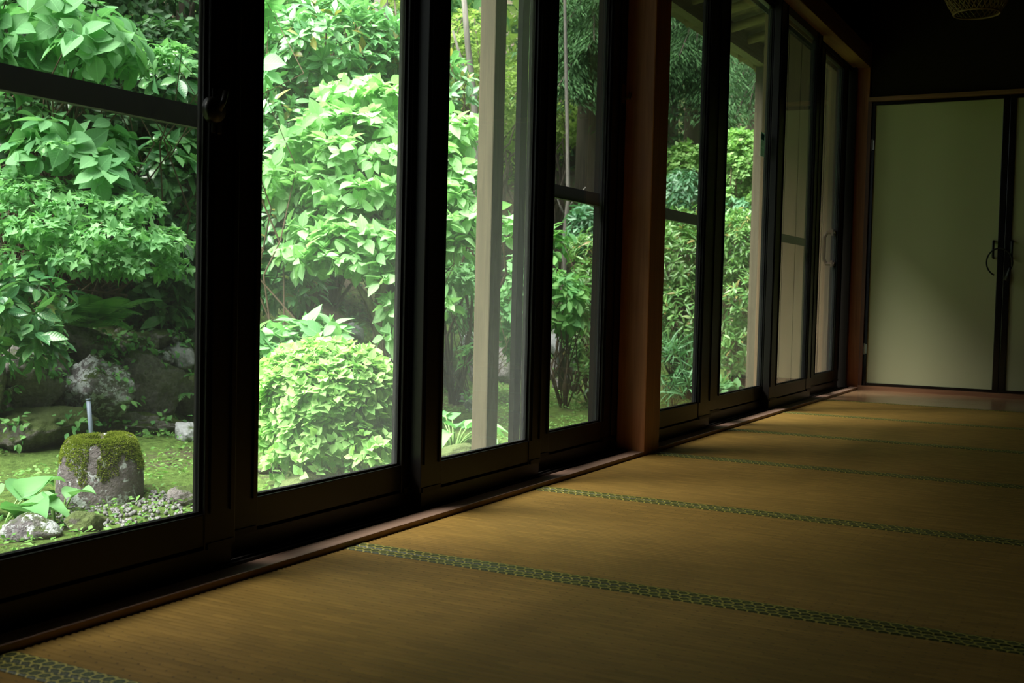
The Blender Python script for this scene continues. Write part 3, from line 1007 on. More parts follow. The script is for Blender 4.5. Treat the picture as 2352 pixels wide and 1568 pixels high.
for k in range(123):
    y = BY0 + k * 0.15
    if bmesh_board is None:
        b = MB((XP, BY0, 2.5))
        x0, x1 = EX - 0.06, 0.05
        za, zb = zr(x0) + 0.056, zr(x1) + 0.056
        b.raw([(x0, y, za), (x1, y, zb), (x1, y + 0.144, zb), (x0, y + 0.144, za), (x0, y, za + 0.02), (x1, y, zb + 0.02), (x1, y + 0.144, zb + 0.02), (x0, y + 0.144, za + 0.02)],
              [(0, 3, 2, 1), (4, 5, 6, 7), (0, 1, 5, 4), (1, 2, 6, 5), (2, 3, 7, 6), (3, 0, 4, 7)])
        o = b.build('eave_board', M['eave_board'], eave)
        bmesh_board = o.data
        bl = o.location.copy()
    else:
        o = link('eave_board', bmesh_board, None, eave)
        o.location = (bl.x, bl.y + k * 0.15, bl.z)
b = MB((XP, BY0, 2.9))
x0, x1 = EX - 0.10, 0.3
za, zb = zr(x0) + 0.078, zr(x1) + 0.078
b.raw([(x0, BY0, za), (x1, BY0, zb), (x1, BY1, zb), (x0, BY1, za), (x0, BY0, za + 0.06), (x1, BY0, zb + 0.06), (x1, BY1, zb + 0.06), (x0, BY1, za + 0.06)],
      [(0, 3, 2, 1), (4, 5, 6, 7), (0, 1, 5, 4), (1, 2, 6, 5), (2, 3, 7, 6), (3, 0, 4, 7)])
b.build('roofing', mat_plain('roof_copper', (0.12, 0.14, 0.12), 0.7), eave)
solid('wall_upper', -0.12, -0.02, BY0, BY1, 2.16, 3.05, M['wing_wood'], 'boarded outer wall above the glass doors under the eave', 'wall')
for yy, lab in ((4.925, 'pale square veranda post standing outside the dusty glass door'), (9.66, 'narrow pale veranda post seen through the door with the sticker')):
    root = empty('veranda_post', (XP - 0.045, yy + 0.055, GZ), lab, 'post', 'veranda posts under the eave')
    MB((XP, yy, GZ)).box(XP - 0.088, XP, yy, yy + 0.112, GZ + 0.10, 2.56, 0.006).build('shaft', M['ext_wood'], root)
    b = MB((XP - 0.045, yy + 0.055, GZ))
    b.tube([(XP - 0.045, yy + 0.055, GZ - 0.05), (XP - 0.045, yy + 0.055, GZ + 0.08), (XP - 0.045, yy + 0.055, GZ + 0.105)], [0.13, 0.115, 0.095], 14)
    b.build('base_stone', M['stone'], root)

# ================================================================== GARDEN GROUND
def sstep(a, b_, x):
    t = np.clip((x - a) / (b_ - a), 0, 1)
    return t * t * (3 - 2 * t)


def ground_h(x, y):
    x, y = np.asarray(x, float), np.asarray(y, float)
    wob = 0.03 * np.sin(y * 0.9 + 0.4) + 0.02 * np.sin(y * 2.3)
    d1 = np.maximum(0, -4.78 + wob - x)
    step = 0.56 * sstep(-4.40 + wob, -4.78 + wob, x)
    d2 = np.maximum(0, y - 13.0)
    lump = 0.03 * np.sin(x * 3.1 + 1) * np.sin(y * 2.7) + 0.015 * np.sin(x * 7.7) * np.sin(y * 8.3 + 2)
    return GZ + step + 0.42 * d1 + 0.10 * np.minimum(d1, 1.5) + 0.30 * d2 + lump


gx = np.concatenate([np.linspace(-24, -7, 40), np.linspace(-6.9, -0.1, 110)])
gy = np.concatenate([np.linspace(-6, 1.9, 24), np.linspace(2, 14, 170), np.linspace(14.3, 34, 44)])
GX, GY = np.meshgrid(gx, gy, indexing='ij')
GZZ = ground_h(GX, GY) + rng.normal(0, 0.004, GX.shape)
nx_, ny_ = GX.shape
idx = np.arange(nx_ * ny_).reshape(nx_, ny_)
ff = np.stack([idx[:-1, :-1], idx[1:, :-1], idx[1:, 1:], idx[:-1, 1:]], -1).reshape(-1, 4)
g_o = link('garden_ground', mesh_np('garden_ground', np.stack([GX, GY, GZZ], -1).reshape(-1, 3), [ff], True), M['ground'])
tag(g_o, 'mossy garden ground rising to a wooded bank', 'ground', None, 'structure')


# ================================================================== ROCKS
def rock_mesh(name, rx, ry, rz, seed, sub=3, ang=0.25):
    bm = bmesh.new()
    bmesh.ops.create_icosphere(bm, subdivisions=sub, radius=1.0)
    r = np.random.default_rng(seed)
    k = r.normal(0, 1, (9, 3)) * np.array([1.3] * 4 + [2.8] * 5)[:, None]
    ph = r.uniform(0, 6.28, 9)
    am = np.array([0.13] * 4 + [0.045] * 5)
    planes = r.normal(0, 1, (9, 3))
    planes /= np.linalg.norm(planes, axis=1)[:, None]
    for v in bm.verts:
        p = np.array(v.co)
        s_ = 1 + float((am * np.sin(k @ p + ph)).sum())
        p = p * s_
        for q in planes:            # shave facets
            d = p @ q
            lim = 0.74
            if d > lim:
                p = p - q * (d - lim) * 0.85
        q_ = Vector(p * 1.7) + Vector((seed * 1.37 % 50, seed * 0.71 % 50, 3.1))
        crag = mnoise.ridged_multi_fractal(q_, 0.9, 2.1, 5, 1.0, 2.0)
        fine_ = mnoise.fractal(q_ * 4.0, 0.8, 2.2, 4)
        p = p * (1 + 0.085 * (crag - 1.1) + 0.07 * fine_)
        v.co = Vector((p[0] * rx, p[1] * ry, p[2] * rz))
    me = bpy.data.meshes.new(name)
    bm.to_mesh(me)
    bm.free()
    for p in me.polygons:
        p.use_smooth = True
    return me


SOLIDS = []


def add_solid(me, R3, loc):
    vc = np.empty(len(me.vertices) * 3, dtype=np.float32)
    me.vertices.foreach_get('co', vc)
    w = vc.reshape(-1, 3) @ np.asarray(R3).T + np.asarray(loc)
    SOLIDS.append((BVHTree.FromPolygons([Vector(q) for q in w], [tuple(f.vertices) for f in me.polygons]), w.min(0), w.max(0)))


def inside(P, margin=0.003):
    P = np.asarray(P)
    hit = np.zeros(len(P), dtype=bool)
    for bv, lo, hi in SOLIDS:
        for i in np.where(~hit & (P > lo).all(1) & (P < hi).all(1))[0]:
            q = Vector(P[i])
            h = bv.find_nearest(q)
            if h[0] is not None and (q - h[0]).dot(h[1]) < 0 and h[3] > margin:
                hit[i] = True
    return hit


def leaf_clear(pos, R, L, m0=0.004):
    d = R[:, :, 0] * L[:, None]
    return ~(inside(pos, m0) | inside(pos + d * 0.5) | inside(pos + d))


# retaining wall of field stones; pixel boxes give direction, the wall plane gives distance
wall = empty('stone_retaining_wall', (-4.5, 6.0, GZ), 'low dry-stone retaining wall of mossy boulders behind the water basin', 'stone wall')
STN = [(50, 868, 62, 66, -4.60, 'stone'), (118, 842, 42, 38, -4.42, 'stone'), (206, 902, 76, 64, -4.48, 'stone_lichen'), (336, 898, 72, 70, -4.45, 'stone'),
       (300, 800, 66, 46, -4.62, 'stone'), (412, 820, 34, 42, -4.45, 'stone_pale'), (62, 990, 96, 50, -4.42, 'stone_moss'), (285, 982, 118, 32, -4.45, 'stone'),
       (438, 998, 34, 34, -4.30, 'stone_pale'), (430, 905, 36, 62, -4.55, 'stone_moss'), (203, 792, 58, 40, -4.70, 'stone'), (468, 778, 26, 26, -4.75, 'stone_pale'),
       (-60, 900, 70, 80, -4.5, 'stone'), (520, 900, 60, 75, -4.6, 'stone'), (540, 800, 55, 45, -4.7, 'stone_moss'), (600, 870, 50, 70, -4.6, 'stone'),
       (690, 850, 50, 70, -4.55, 'stone'), (752, 768, 22, 26, -4.60, 'stone_pale'), (812, 770, 26, 26, -4.66, 'stone_pale'), (790, 840, 55, 55, -4.6, 'stone'), (880, 850, 45, 48, -4.6, 'stone'),
       (955, 860, 42, 46, -4.6, 'stone_moss'), (1022, 845, 40, 58, -4.55, 'stone_moss'), (1078, 785, 26, 30, -4.5, 'stone_pale'), (1095, 850, 34, 46, -4.6, 'stone'), (1054, 910, 15, 17, -4.4, 'stone_pale'),
       (1088, 930, 20, 20, -4.3, 'stone_pale'), (1050, 698, 30, 24, -5.4, 'stone'), (1150, 850, 32, 44, -4.6, 'stone'), (1206, 845, 30, 42, -4.6, 'stone'), (1282, 800, 30, 36, -4.5, 'stone_pale'), (1262, 846, 26, 34, -4.5, 'stone'),
       (1318, 828, 22, 28, -4.55, 'stone_lichen'), (1302, 880, 34, 24, -4.3, 'stone'), (1352, 850, 22, 26, -4.6, 'stone')]
rs_ = random.Random(21)
SURF_P, SURF_N = [], []
for k in range(26):
    STN.append((rs_.uniform(-40, 480), rs_.uniform(765, 1000), rs_.uniform(16, 32), rs_.uniform(14, 24), -4.62, rs_.choice(['stone', 'stone', 'stone_moss', 'stone_lichen'])))
for k, (px, py, hw, hh_, X, mt) in enumerate(STN):
    p = at_x(px, py, X)
    if p[2] < GZ + 0.02:                       # lies on the open ground before the wall
        p = at_z(px, py + hh_ * 0.55, GZ)
        p[2] += 0.45 * hh_ * ((p - CAM) @ fw) / FPX
    for _ in range(20):                        # seat the stone in the face of the bank: not buried, not hanging free
        low = p[2] - 0.85 * hh_ * ((p - CAM) @ fw) / FPX
        g_ = float(ground_h(p[0], p[1]))
        if p[2] < g_ + 0.01 and X < -4.3:
            X += 0.03
        elif low > g_ + 0.02 and X > -5.6 and not (0 < px < 460 and py > 850):
            X -= 0.04
        else:
            break
        p = at_x(px, py, X)
    dep = (p - CAM) @ fw
    a = abs(hw * dep / FPX)
    c_ = hh_ * dep / FPX
    me = rock_mesh('stone', a * 1.12, max(0.16, min(a, 0.30)), c_ * 1.16, 100 + k, 5 if hw > 60 else 4)
    o = link('stone', me, M[mt], wall)
    o.location = Vector(p) - wall.location
    o.rotation_euler = (random.uniform(-.15, .15), random.uniform(-.12, .12), 0.75 + random.uniform(-.3, .3))
    rm = np.array(o.rotation_euler.to_matrix())
    vc = np.empty(len(me.vertices) * 3, dtype=np.float32)
    vn = np.empty(len(me.vertices) * 3, dtype=np.float32)
    me.vertices.foreach_get('co', vc)
    me.vertices.foreach_get('normal', vn)
    SURF_P.append(vc.reshape(-1, 3) @ rm.T + p)
    SURF_N.append(vn.reshape(-1, 3) @ rm.T)
    add_solid(me, rm, p)

# loose stones by the window
for px, py, hw, hh_, mt, lab in ((80, 1222, 66, 32, 'stone_lichen', 'grey speckled rock at the foot of the broad-leaved clump'),
                                 (196, 1200, 44, 26, 'stone_moss', 'small moss-capped rock between gravel and broad-leaved clump'),
                                 (430, 1140, 40, 22, 'stone', 'dark rounded rock on the moss right of the water basin'),
                                 (700, 1110, 62, 26, 'stone_moss', 'dark mossy rock at the foot of the rounded bush'),
                                 (620, 1068, 36, 18, 'stone_moss', 'flat moss-topped rock beside the rounded bush'),
                                 (1050, 1042, 66, 22, 'stone_moss', 'flat mossy kerb rock under the broad-leaved clump by the veranda post')):
    p = at_z(px, py, GZ + 0.04)
    dep = (p - CAM) @ fw
    o = link('rock', rock_mesh('rock', hw * dep / FPX * 1.1, hw * dep / FPX * 0.8, hh_ * dep / FPX * 1.2, 300 + px, 4), M[mt])
    o.location = p
    o.rotation_euler = (0, 0, 0.7 + random.random())
    add_solid(o.data, np.array(o.rotation_euler.to_matrix()), p)
    tag(o, lab, 'rock')

# ------------------------------------------------------------------ water basin
pb_ = at_z(226, 1146, GZ)
dep = (pb_ - CAM) @ fw
RB = 93 * dep / FPX
HBAS = 146 * dep / FPX
basin = empty('water_basin', tuple(pb_), 'mossy round stone water basin with a hollow in its top', 'water basin')
PR = [(0.985, -0.06), (1.0, 0.0), (1.01, 0.14), (1.0, 0.34), (0.965, 0.55), (0.90, 0.74), (0.83, 0.88), (0.74, 0.96), (0.63, 1.0), (0.53, 0.985), (0.47, 0.92), (0.42, 0.80), (0.30, 0.72), (0.0, 0.70)]
nA = 56


def lathe(prof_, scale_r, scale_z, seed, amp=0.03, push=0.0, cut=None):
    r = np.random.default_rng(seed)
    k = r.normal(0, 1.6, (10, 3))
    ph = r.uniform(0, 6.28, 10)
    k2 = r.normal(0, 6, (8, 3))
    vv, rows = [], len(prof_)
    for (pr_, pz_) in prof_:
        for j in range(nA):
            a = 2 * math.pi * j / nA
            q = np.array([pr_ * math.cos(a), pr_ * math.sin(a), pz_])
            d = amp * np.sin(k @ q + ph).sum() / 3 + amp * 0.25 * np.sin(k2 @ q).sum() / 3
            rr = (pr_ * (1 + d * (1 if pr_ > 0.3 else 0.3)) + (push if pr_ > 0 else 0)) * scale_r
            vv.append((rr * math.cos(a), rr * math.sin(a), (pz_ + d * 0.5) * scale_z + push * scale_r))
    f_ = [(i * nA + j, i * nA + (j + 1) % nA, (i + 1) * nA + (j + 1) % nA, (i + 1) * nA + j) for i in range(rows - 1) for j in range(nA)]
    me = bpy.data.meshes.new('basin')
    me.from_pydata(vv, [], f_)
    for p in me.polygons:
        p.use_smooth = True
    me.update()
    return me


fine = []
for (a0, z0_), (a1, z1_) in zip(PR[:-1], PR[1:]):
    for q in range(3):
        fine.append((a0 + (a1 - a0) * q / 3, z0_ + (z1_ - z0_) * q / 3))
fine.append(PR[-1])
bowl_o = link('stone_bowl', lathe(fine, RB, HBAS, 5, 0.045), M['basin_stone'], basin)
# moss: thousands of short tufts on the rim and shoulder, too fine to count
bl_me = lathe(fine, RB, HBAS, 5, 0.045)
add_solid(bl_me, np.eye(3), pb_)
vco = np.array([v.co[:] for v in bl_me.vertices])
vno = np.array([v.normal[:] for v in bl_me.vertices])
tri_pts, tri_n = [], []
polys = np.array([p.vertices[:] for p in bl_me.polygons])
cen = vco[polys].mean(1)
hgt = cen[:, 2] / HBAS
aimg = np.arctan2(cen[:, 1], cen[:, 0])
nz = 0.10 * np.sin(aimg * 3 + 1.2) + 0.07 * np.sin(aimg * 7 + 0.4) + 0.05 * np.sin(aimg * 13)
# skirts of moss hang lower on the side towards the house; bare patches stay
sel = (hgt > 0.60 + nz - 0.16 * np.cos(aimg + 0.55)) & (np.hypot(cen[:, 0], cen[:, 1]) > 0.46 * RB)
bare = np.sin(cen[:, 0] * 38 + 1.0) * np.sin(cen[:, 1] * 31 + 2.0) > 0.72
sel &= ~bare
cand = np.where(sel)[0]
wts = np.ones(len(cand)) / len(cand)
pick = rng.choice(cand, 16000, p=wts)
u1, u2 = rng.random(16000), rng.random(16000)
A_, B_, C_, D_ = (vco[polys[pick, i]] for i in range(4))
pp = (A_ * ((1 - u1) * (1 - u2))[:, None] + B_ * (u1 * (1 - u2))[:, None] + C_ * (u1 * u2)[:, None] + D_ * ((1 - u1) * u2)[:, None])
nn = vno[polys[pick, 0]] + rng.normal(0, 0.45, (16000, 3))
nn /= np.linalg.norm(nn, axis=1)[:, None]
ss = rng.normal(0, 1, (16000, 3))
ss -= nn * (ss * nn).sum(1)[:, None]
ss /= np.linalg.norm(ss, axis=1)[:, None]
Lm = rng.uniform(0.006, 0.015, 16000)[:, None]
vm = np.stack([pp - ss * 0.0028, pp + ss * 0.0028, pp + nn * Lm], 1).reshape(-1, 3)
mo = link('moss', mesh_np('moss', vm, [np.arange(48000).reshape(-1, 3)]), mat_leaf('basin_moss_tuft', (0.10, 0.14, 0.012), (0.30, 0.36, 0.05), 0.8, 0.1, 0.35), bowl_o)
tag(mo, 'yellow-green moss on the rim', None, None, 'stuff')
# pipe behind the basin
pt, pq = at_x(203, 917, -3.80), at_x(209, 990, -3.78)
dirp = (pq - pt) / np.linalg.norm(pq - pt)
pe = pq + dirp * ((GZ - 0.03 - pq[2]) / dirp[2])
b = MB(tuple(pe))
b.tube([tuple(pe), tuple(pq), tuple(pt)], 0.0125, 10)
b.tube([tuple(pt - dirp * -0.004), tuple(pt - dirp * 0.004)], 0.015, 10)
tag(b.build('water_pipe', M['pipe'], None, True), 'thin blue-grey pipe standing behind the water basin', 'pipe')


# ================================================================== PLANTS
def leaf_tpl(width=0.45, peak=0.45, fold=0.18, droop=0.15, kind='leaf', tip=1.0):
    """unit leaf along +X, normal +Z -> verts, tris"""
    if kind == 'lobed':
        P2 = [(0, 0), (0.22, 0.10), (0.30, 0.42), (0.50, 0.20), (0.62, 0.22), (1.0, 0.0)]
    else:
        if kind == 'low':
            P2 = [(0, 0), (peak * 0.45, 0.5 * width * 0.72), (peak, 0.5 * width), (peak + (1 - peak) * 0.55, 0.5 * width * 0.62 * tip), (1.0, 0.0)]
        else:
            P2 = [(0, 0)]
            for t in (0.07, 0.2, 0.36, 0.53, 0.7, 0.86):
                q = t / peak if t < peak else 1 + (t - peak) / (1 - peak)
                w_ = math.sin(math.pi / 2 * q) ** (0.75 if t < peak else 1.15)
                P2.append((t, 0.5 * width * w_))
            P2.append((1.0, 0.0))
    n = len(P2)
    mid = [(x, 0, -droop * x * x) for x, _ in P2]
    lef = [(x, y, -droop * x * x + fold * y) for x, y in P2[1:-1]]
    rig = [(x, -y, -droop * x * x + fold * y) for x, y in P2[1:-1]]
    v = np.array(mid + lef + rig)
    L0, R0 = n, n + len(lef)
    f = []
    k = len(lef)
    f += [(0, 1, L0), (0, R0, 1)]
    for i in range(k - 1):
        f += [(1 + i, 2 + i, L0 + i + 1), (1 + i, L0 + i + 1, L0 + i), (1 + i, R0 + i, R0 + i + 1), (1 + i, R0 + i + 1, 2 + i)]
    f += [(k, n - 1, L0 + k - 1), (k, R0 + k - 1, n - 1)]
    return v, np.array(f)


def quad_tpl(width=0.5):
    v = np.array([(0, 0, 0), (0.5, width / 2, 0.06), (1, 0, -0.08), (0.5, -width / 2, 0.06)])
    return v, np.array([(0, 2, 1), (0, 3, 2)])


def frames(d, n):
    d = d / np.linalg.norm(d, axis=1)[:, None]
    n = n - d * (n * d).sum(1)[:, None]
    n = n / (np.linalg.norm(n, axis=1)[:, None] + 1e-9)
    b_ = np.cross(n, d)
    return np.stack([d, b_, n], 2)       # columns


def leaf_attr(me, uvw):
    at = me.attributes.new('leafpos', 'FLOAT_VECTOR', 'POINT')
    at.data.foreach_set('vector', np.asarray(uvw, dtype=np.float32).ravel())


def foliage_mesh(name, tpl, pos, R, L):
    v, f = tpl
    nv = len(v)
    allv = np.einsum('nij,kj->nki', R, v) * L[:, None, None] + pos[:, None, :]
    allf = (f[None] + (np.arange(len(pos)) * nv)[:, None, None]).reshape(-1, f.shape[1])
    me = mesh_np(name, allv.reshape(-1, 3), [allf], True)
    leaf_attr(me, np.tile(v, (len(pos), 1)))
    return me


LEAF_ME = {}


def put_leaves(root, pos, R, L, tpl, mat, key, part='leaf', nmax=300, stuff='foliage'):
    """largest leaves in view become parts of their own; the rest one part"""
    px_, py_, kk = [], [], []
    d = pos - CAM
    k = d @ fw
    px_ = W / 2 + FPX * (d @ rt) / k
    py_ = H / 2 - FPX * (d @ up) / k
    size = L * FPX / k
    face = np.abs((R[:, :, 2] * (d / np.linalg.norm(d, axis=1)[:, None])).sum(1))
    inview = (px_ > -10) & (px_ < 1960) & (py_ > -20) & (py_ < 1300) & (size > 10)
    # nearest leaves hide the rest: score by how far they stand out towards the viewer
    score = np.where(inview, (k.mean() - k) / (k.std() + 1e-6) + 1.2 * face + 0.6 * (size / size.mean()), -1e9)
    order = np.argsort(-score)
    single = order[:nmax]
    single = single[score[single] > -1e8]
    rest = np.setdiff1d(np.arange(len(pos)), single)
    if key not in LEAF_ME:
        me = mesh_np(part, tpl[0], [tpl[1]], True)
        leaf_attr(me, tpl[0])
        me.materials.append(mat)
        LEAF_ME[key] = me
    me = LEAF_ME[key]
    rl = np.array(root.location)
    for i in single:
        o = bpy.data.objects.new(part, me)
        m4 = np.eye(4)
        m4[:3, :3] = R[i] * L[i]
        m4[:3, 3] = pos[i] - rl
        o.parent = root
        o.matrix_local = Matrix(m4.tolist())
        COL.objects.link(o)
    if len(rest):
        fo = link(stuff, foliage_mesh(stuff, tpl, pos[rest] - rl, R[rest], L[rest]), mat, root)
        fo['kind'] = 'stuff'


def blob_points(n, c, axes, front=0.6, shell=(0.62, 1.02)):
    """points in an ellipsoid shell, weighted to its outer, upper and lit side; axes 3x3 rows"""
    u = rng.normal(0, 1, (n * 3, 3))
    u /= np.linalg.norm(u, axis=1)[:, None]
    view = np.array([rt, up, -fw])
    w = u @ np.array([0.0, 0.25, 1.0])
    keep = rng.random(len(u)) < np.clip(0.5 + 0.5 * w + (1 - front), 0.06, 1)
    u = u[keep][:n]
    rad = shell[0] + (shell[1] - shell[0]) * np.sqrt(rng.random(len(u)))
    p = c + (u * rad[:, None]) @ axes
    nrm = u @ (axes / (np.linalg.norm(axes, axis=1)[:, None] ** 2))
    nrm /= np.linalg.norm(nrm, axis=1)[:, None]
    return p, nrm


def px_axes(rx, ry, rd, depth):
    k = depth / FPX
    return np.array([rt * rx * k, np.array([0, 0, 1.0]) * ry * k, -np.array([fw[0], fw[1], 0]) / math.hypot(fw[0], fw[1]) * rd])


def stems_mesh(base, targets, r_base, r_tip, wob=0.06, n=5, fork=None):
    b_ = MB(tuple(base))
    base = Vector(base)
    for t in targets:
        t = Vector(t)
        pts = []
        st = base + Vector((random.uniform(-1, 1), random.uniform(-1, 1), 0)) * r_base * 2.5
        L_ = (t - st).length
        for q in range(6):
            s_ = q / 5
            p = st.lerp(t, s_)
            p.z += 0.12 * L_ * math.sin(math.pi * s_) * (0.5 if t.z > st.z else 1)
            if 0 < q < 5:
                p += Vector((random.gauss(0, 1), random.gauss(0, 1), random.gauss(0, 0.5))) * wob * L_
            pts.append(p)
        pts[0].z = base.z - 0.05
        b_.tube(pts, [r_base * (1 - q / 5) + r_tip * q / 5 for q in range(6)], n)
    return b_


def shrub(name, label, cat, blobs, tpl, mat, key, leaf_px, per=5, spread=(50, 88), base_xy=None, upright=0.5, group=None,
          stem_mat='twig', stem_r=0.012, n_twigs=26, nmax=300, jitter=0.35, front=0.6, shell=(0.62, 1.02), droop=0.0, ground=True):
    """blobs: (px, py, rx_px, ry_px, depth, rdepth_m, n_clusters)"""
    P, A = [], []
    cs = []
    depth0 = blobs[0][4]
    for (px, py, rx, ry, dep_, rd, nc) in blobs:
        c = at_d(px, py, dep_)
        ax = px_axes(rx, ry, rd, dep_)
        p, nr = blob_points(nc, c, ax, front, shell)
        gh = ground_h(p[:, 0], p[:, 1])
        ok = (p[:, 2] > gh + 0.02) & ~((p[:, 0] > -1.75) & (p[:, 2] > 2.2)) & (p[:, 0] < -1.45)
        P.append(p[ok])
        A.append(nr[ok])
        cs.append(c)
    P, A = np.concatenate(P), np.concatenate(A)
    A = A + np.array([0, 0, upright]) + rng.normal(0, 0.25, A.shape)
    A /= np.linalg.norm(A, axis=1)[:, None]
    if base_xy is None:
        c = np.mean(cs, 0)
        base_xy = (c[0], c[1])
    gz = float(ground_h(base_xy[0], base_xy[1]))
    root = empty(name, (base_xy[0], base_xy[1], gz), label, cat, group)
    # rosettes
    nC = len(P)
    rep = np.repeat(np.arange(nC), per)
    ph = (np.tile(np.arange(per), nC) * 2.4 + np.repeat(rng.uniform(0, 6.28, nC), per))
    th = np.radians(rng.uniform(spread[0], spread[1], nC * per))
    a = A[rep]
    ref = np.where(np.abs(a[:, 2:3]) < 0.9, np.array([[0, 0, 1.0]]), np.array([[1.0, 0, 0]]))
    e1 = np.cross(a, ref)
    e1 /= np.linalg.norm(e1, axis=1)[:, None]
    e2 = np.cross(a, e1)
    rad = e1 * np.cos(ph)[:, None] + e2 * np.sin(ph)[:, None]
    d = a * np.cos(th)[:, None] + rad * np.sin(th)[:, None] + np.array([0, 0, -droop])
    d += rng.normal(0, jitter * 0.5, d.shape)
    nrm = a + np.array([0, 0, 0.35]) + rng.normal(0, jitter, d.shape)
    R = frames(d, nrm)
    k = (P[rep] - CAM) @ fw
    L = leaf_px * depth0 / FPX * rng.uniform(0.62, 1.18, len(rep))
    pos = P[rep] + rad * (0.12 * L)[:, None] + a * (rng.uniform(-0.5, 0.15, len(rep)) * L)[:, None]
    kc = leaf_clear(pos, R, L)
    pos, R, L = pos[kc], R[kc], L[kc]
    put_leaves(root, pos, R, L, tpl, mat, key, nmax=nmax)
    # stems and twigs
    tg = P[rng.choice(nC, min(n_twigs, nC), replace=False)]
    b_ = stems_mesh(root.location, [tuple(t) for t in tg], stem_r, stem_r * 0.25)
    b_.build('stems', M[stem_mat], root, True)
    return root


T_OVATE = leaf_tpl(0.62, 0.42, 0.25, 0.16)
T_BROAD = leaf_tpl(0.72, 0.42, 0.22, 0.20)
T_ELL = leaf_tpl(0.42, 0.52, 0.30, 0.18)
T_LANCE = leaf_tpl(0.28, 0.45, 0.30, 0.22, 'low')
T_OVLOW = leaf_tpl(0.62, 0.42, 0.25, 0.16, 'low')
T_HEART = leaf_tpl(0.78, 0.34, 0.30, 0.10)
T_LOBE = leaf_tpl(kind='lobed', fold=0.25, droop=0.15)
T_BLADE = leaf_tpl(0.11, 0.35, 0.35, 0.30, 'low')
T_Q = quad_tpl(0.55)
T_Qn = quad_tpl(0.26)

# ---- the bright rounded bush
shrub('rounded_bush', 'bright green rounded bush with small pointed leaves', 'bush',
      [(745, 900, 168, 118, 6.0, 0.40, 1500), (745, 985, 160, 95, 5.95, 0.36, 330), (690, 1060, 80, 50, 5.75, 0.2, 50), (850, 1040, 60, 60, 5.75, 0.2, 45)],
      T_HEART, M['lf_bush'], 'bush', 23, per=5, spread=(40, 88), base_xy=tuple(at_z(745, 1065, GZ)[:2]), upright=0.75, stem_r=0.010, n_twigs=70, shell=(0.80, 1.02), front=0.5)

# ---- the lime-green tree with the forked trunk
tb = at_d(872, 960, 8.4)
tbase = (tb[0], tb[1])
lime = shrub('lime_leaved_tree', 'small tree with lime-green oval leaves and a forked pale trunk', 'tree',
             [(820, 215, 90, 34, 8.5, 0.3, 34), (905, 235, 70, 34, 8.4, 0.3, 27), (760, 280, 80, 36, 8.4, 0.35, 33), (860, 295, 90, 38, 8.3, 0.35, 37), (700, 330, 66, 34, 8.4, 0.3, 28),
              (790, 350, 80, 36, 8.2, 0.35, 36), (900, 365, 80, 40, 8.2, 0.3, 34), (650, 390, 56, 34, 8.3, 0.3, 23), (735, 415, 80, 36, 8.2, 0.3, 36), (845, 440, 70, 34, 8.1, 0.3, 28), (650, 440, 50, 26, 8.3, 0.2, 17),
              (930, 460, 70, 40, 8.2, 0.3, 31), (770, 490, 60, 26, 8.2, 0.25, 20), (700, 520, 60, 30, 8.2, 0.25, 22), (820, 540, 90, 36, 8.0, 0.3, 39), (910, 560, 60, 40, 8.0, 0.25, 23), (740, 590, 90, 30, 8.0, 0.25, 31),
              (680, 575, 50, 24, 8.1, 0.2, 12), (840, 600, 60, 26, 8.0, 0.2, 16), (890, 640, 40, 24, 8.0, 0.2, 9), (900, 700, 26, 26, 8.0, 0.15, 5), (895, 760, 30, 30, 8.0, 0.15, 6),
              (1050, 300, 60, 40, 8.5, 0.3, 27), (1000, 360, 60, 40, 8.4, 0.3, 27), (1070, 395, 50, 34, 8.4, 0.3, 20), (1030, 450, 70, 36, 8.3, 0.3, 30), (1090, 490, 50, 40, 8.3, 0.3, 23), (1020, 520, 60, 34, 8.2, 0.3, 23), (1070, 560, 56, 26, 8.2, 0.2, 16), (1170, 520, 20, 30, 8.3, 0.15, 5), (1020, 700, 24, 30, 8.1, 0.15, 5)],
             T_OVATE, M['lf_lime'], 'lime', 38, per=6, spread=(55, 92), base_xy=tbase, upright=0.8, stem_mat='twig', stem_r=0.008, n_twigs=10, front=0.4, shell=(0.2, 1.05), jitter=0.45)
b = MB(tuple(lime.location))


def P3(px, py, dp):
    return tuple(at_d(px, py, dp))


rootp = tuple(lime.location)
b.tube([(rootp[0], rootp[1], rootp[2] - 0.06), P3(872, 900, 8.4), P3(870, 790, 8.4), P3(864, 730, 8.4), P3(876, 660, 8.42), P3(884, 560, 8.45), P3(890, 480, 8.4), P3(872, 380, 8.4), P3(868, 280, 8.4)],
       [0.055, 0.047, 0.043, 0.040, 0.034, 0.028, 0.022, 0.016, 0.008], 9)
b.tube([P3(865, 735, 8.4), P3(848, 690, 8.36), P3(815, 650, 8.3), P3(786, 610, 8.28), P3(772, 540, 8.28), P3(745, 470, 8.3)], [0.03, 0.025, 0.021, 0.018, 0.013, 0.007], 8)
b.tube([P3(884, 560, 8.45), P3(862, 520, 8.35), P3(840, 470, 8.3), P3(815, 410, 8.3), P3(786, 350, 8.3), P3(760, 290, 8.3)], [0.02, 0.018, 0.015, 0.013, 0.010, 0.006], 8)
b.tube([P3(878, 620, 8.42), P3(930, 560, 8.35), P3(985, 480, 8.3), P3(1030, 400, 8.3)], [0.022, 0.018, 0.013, 0.007], 8)
b.build('trunk', M['bark_pale'], lime, True)

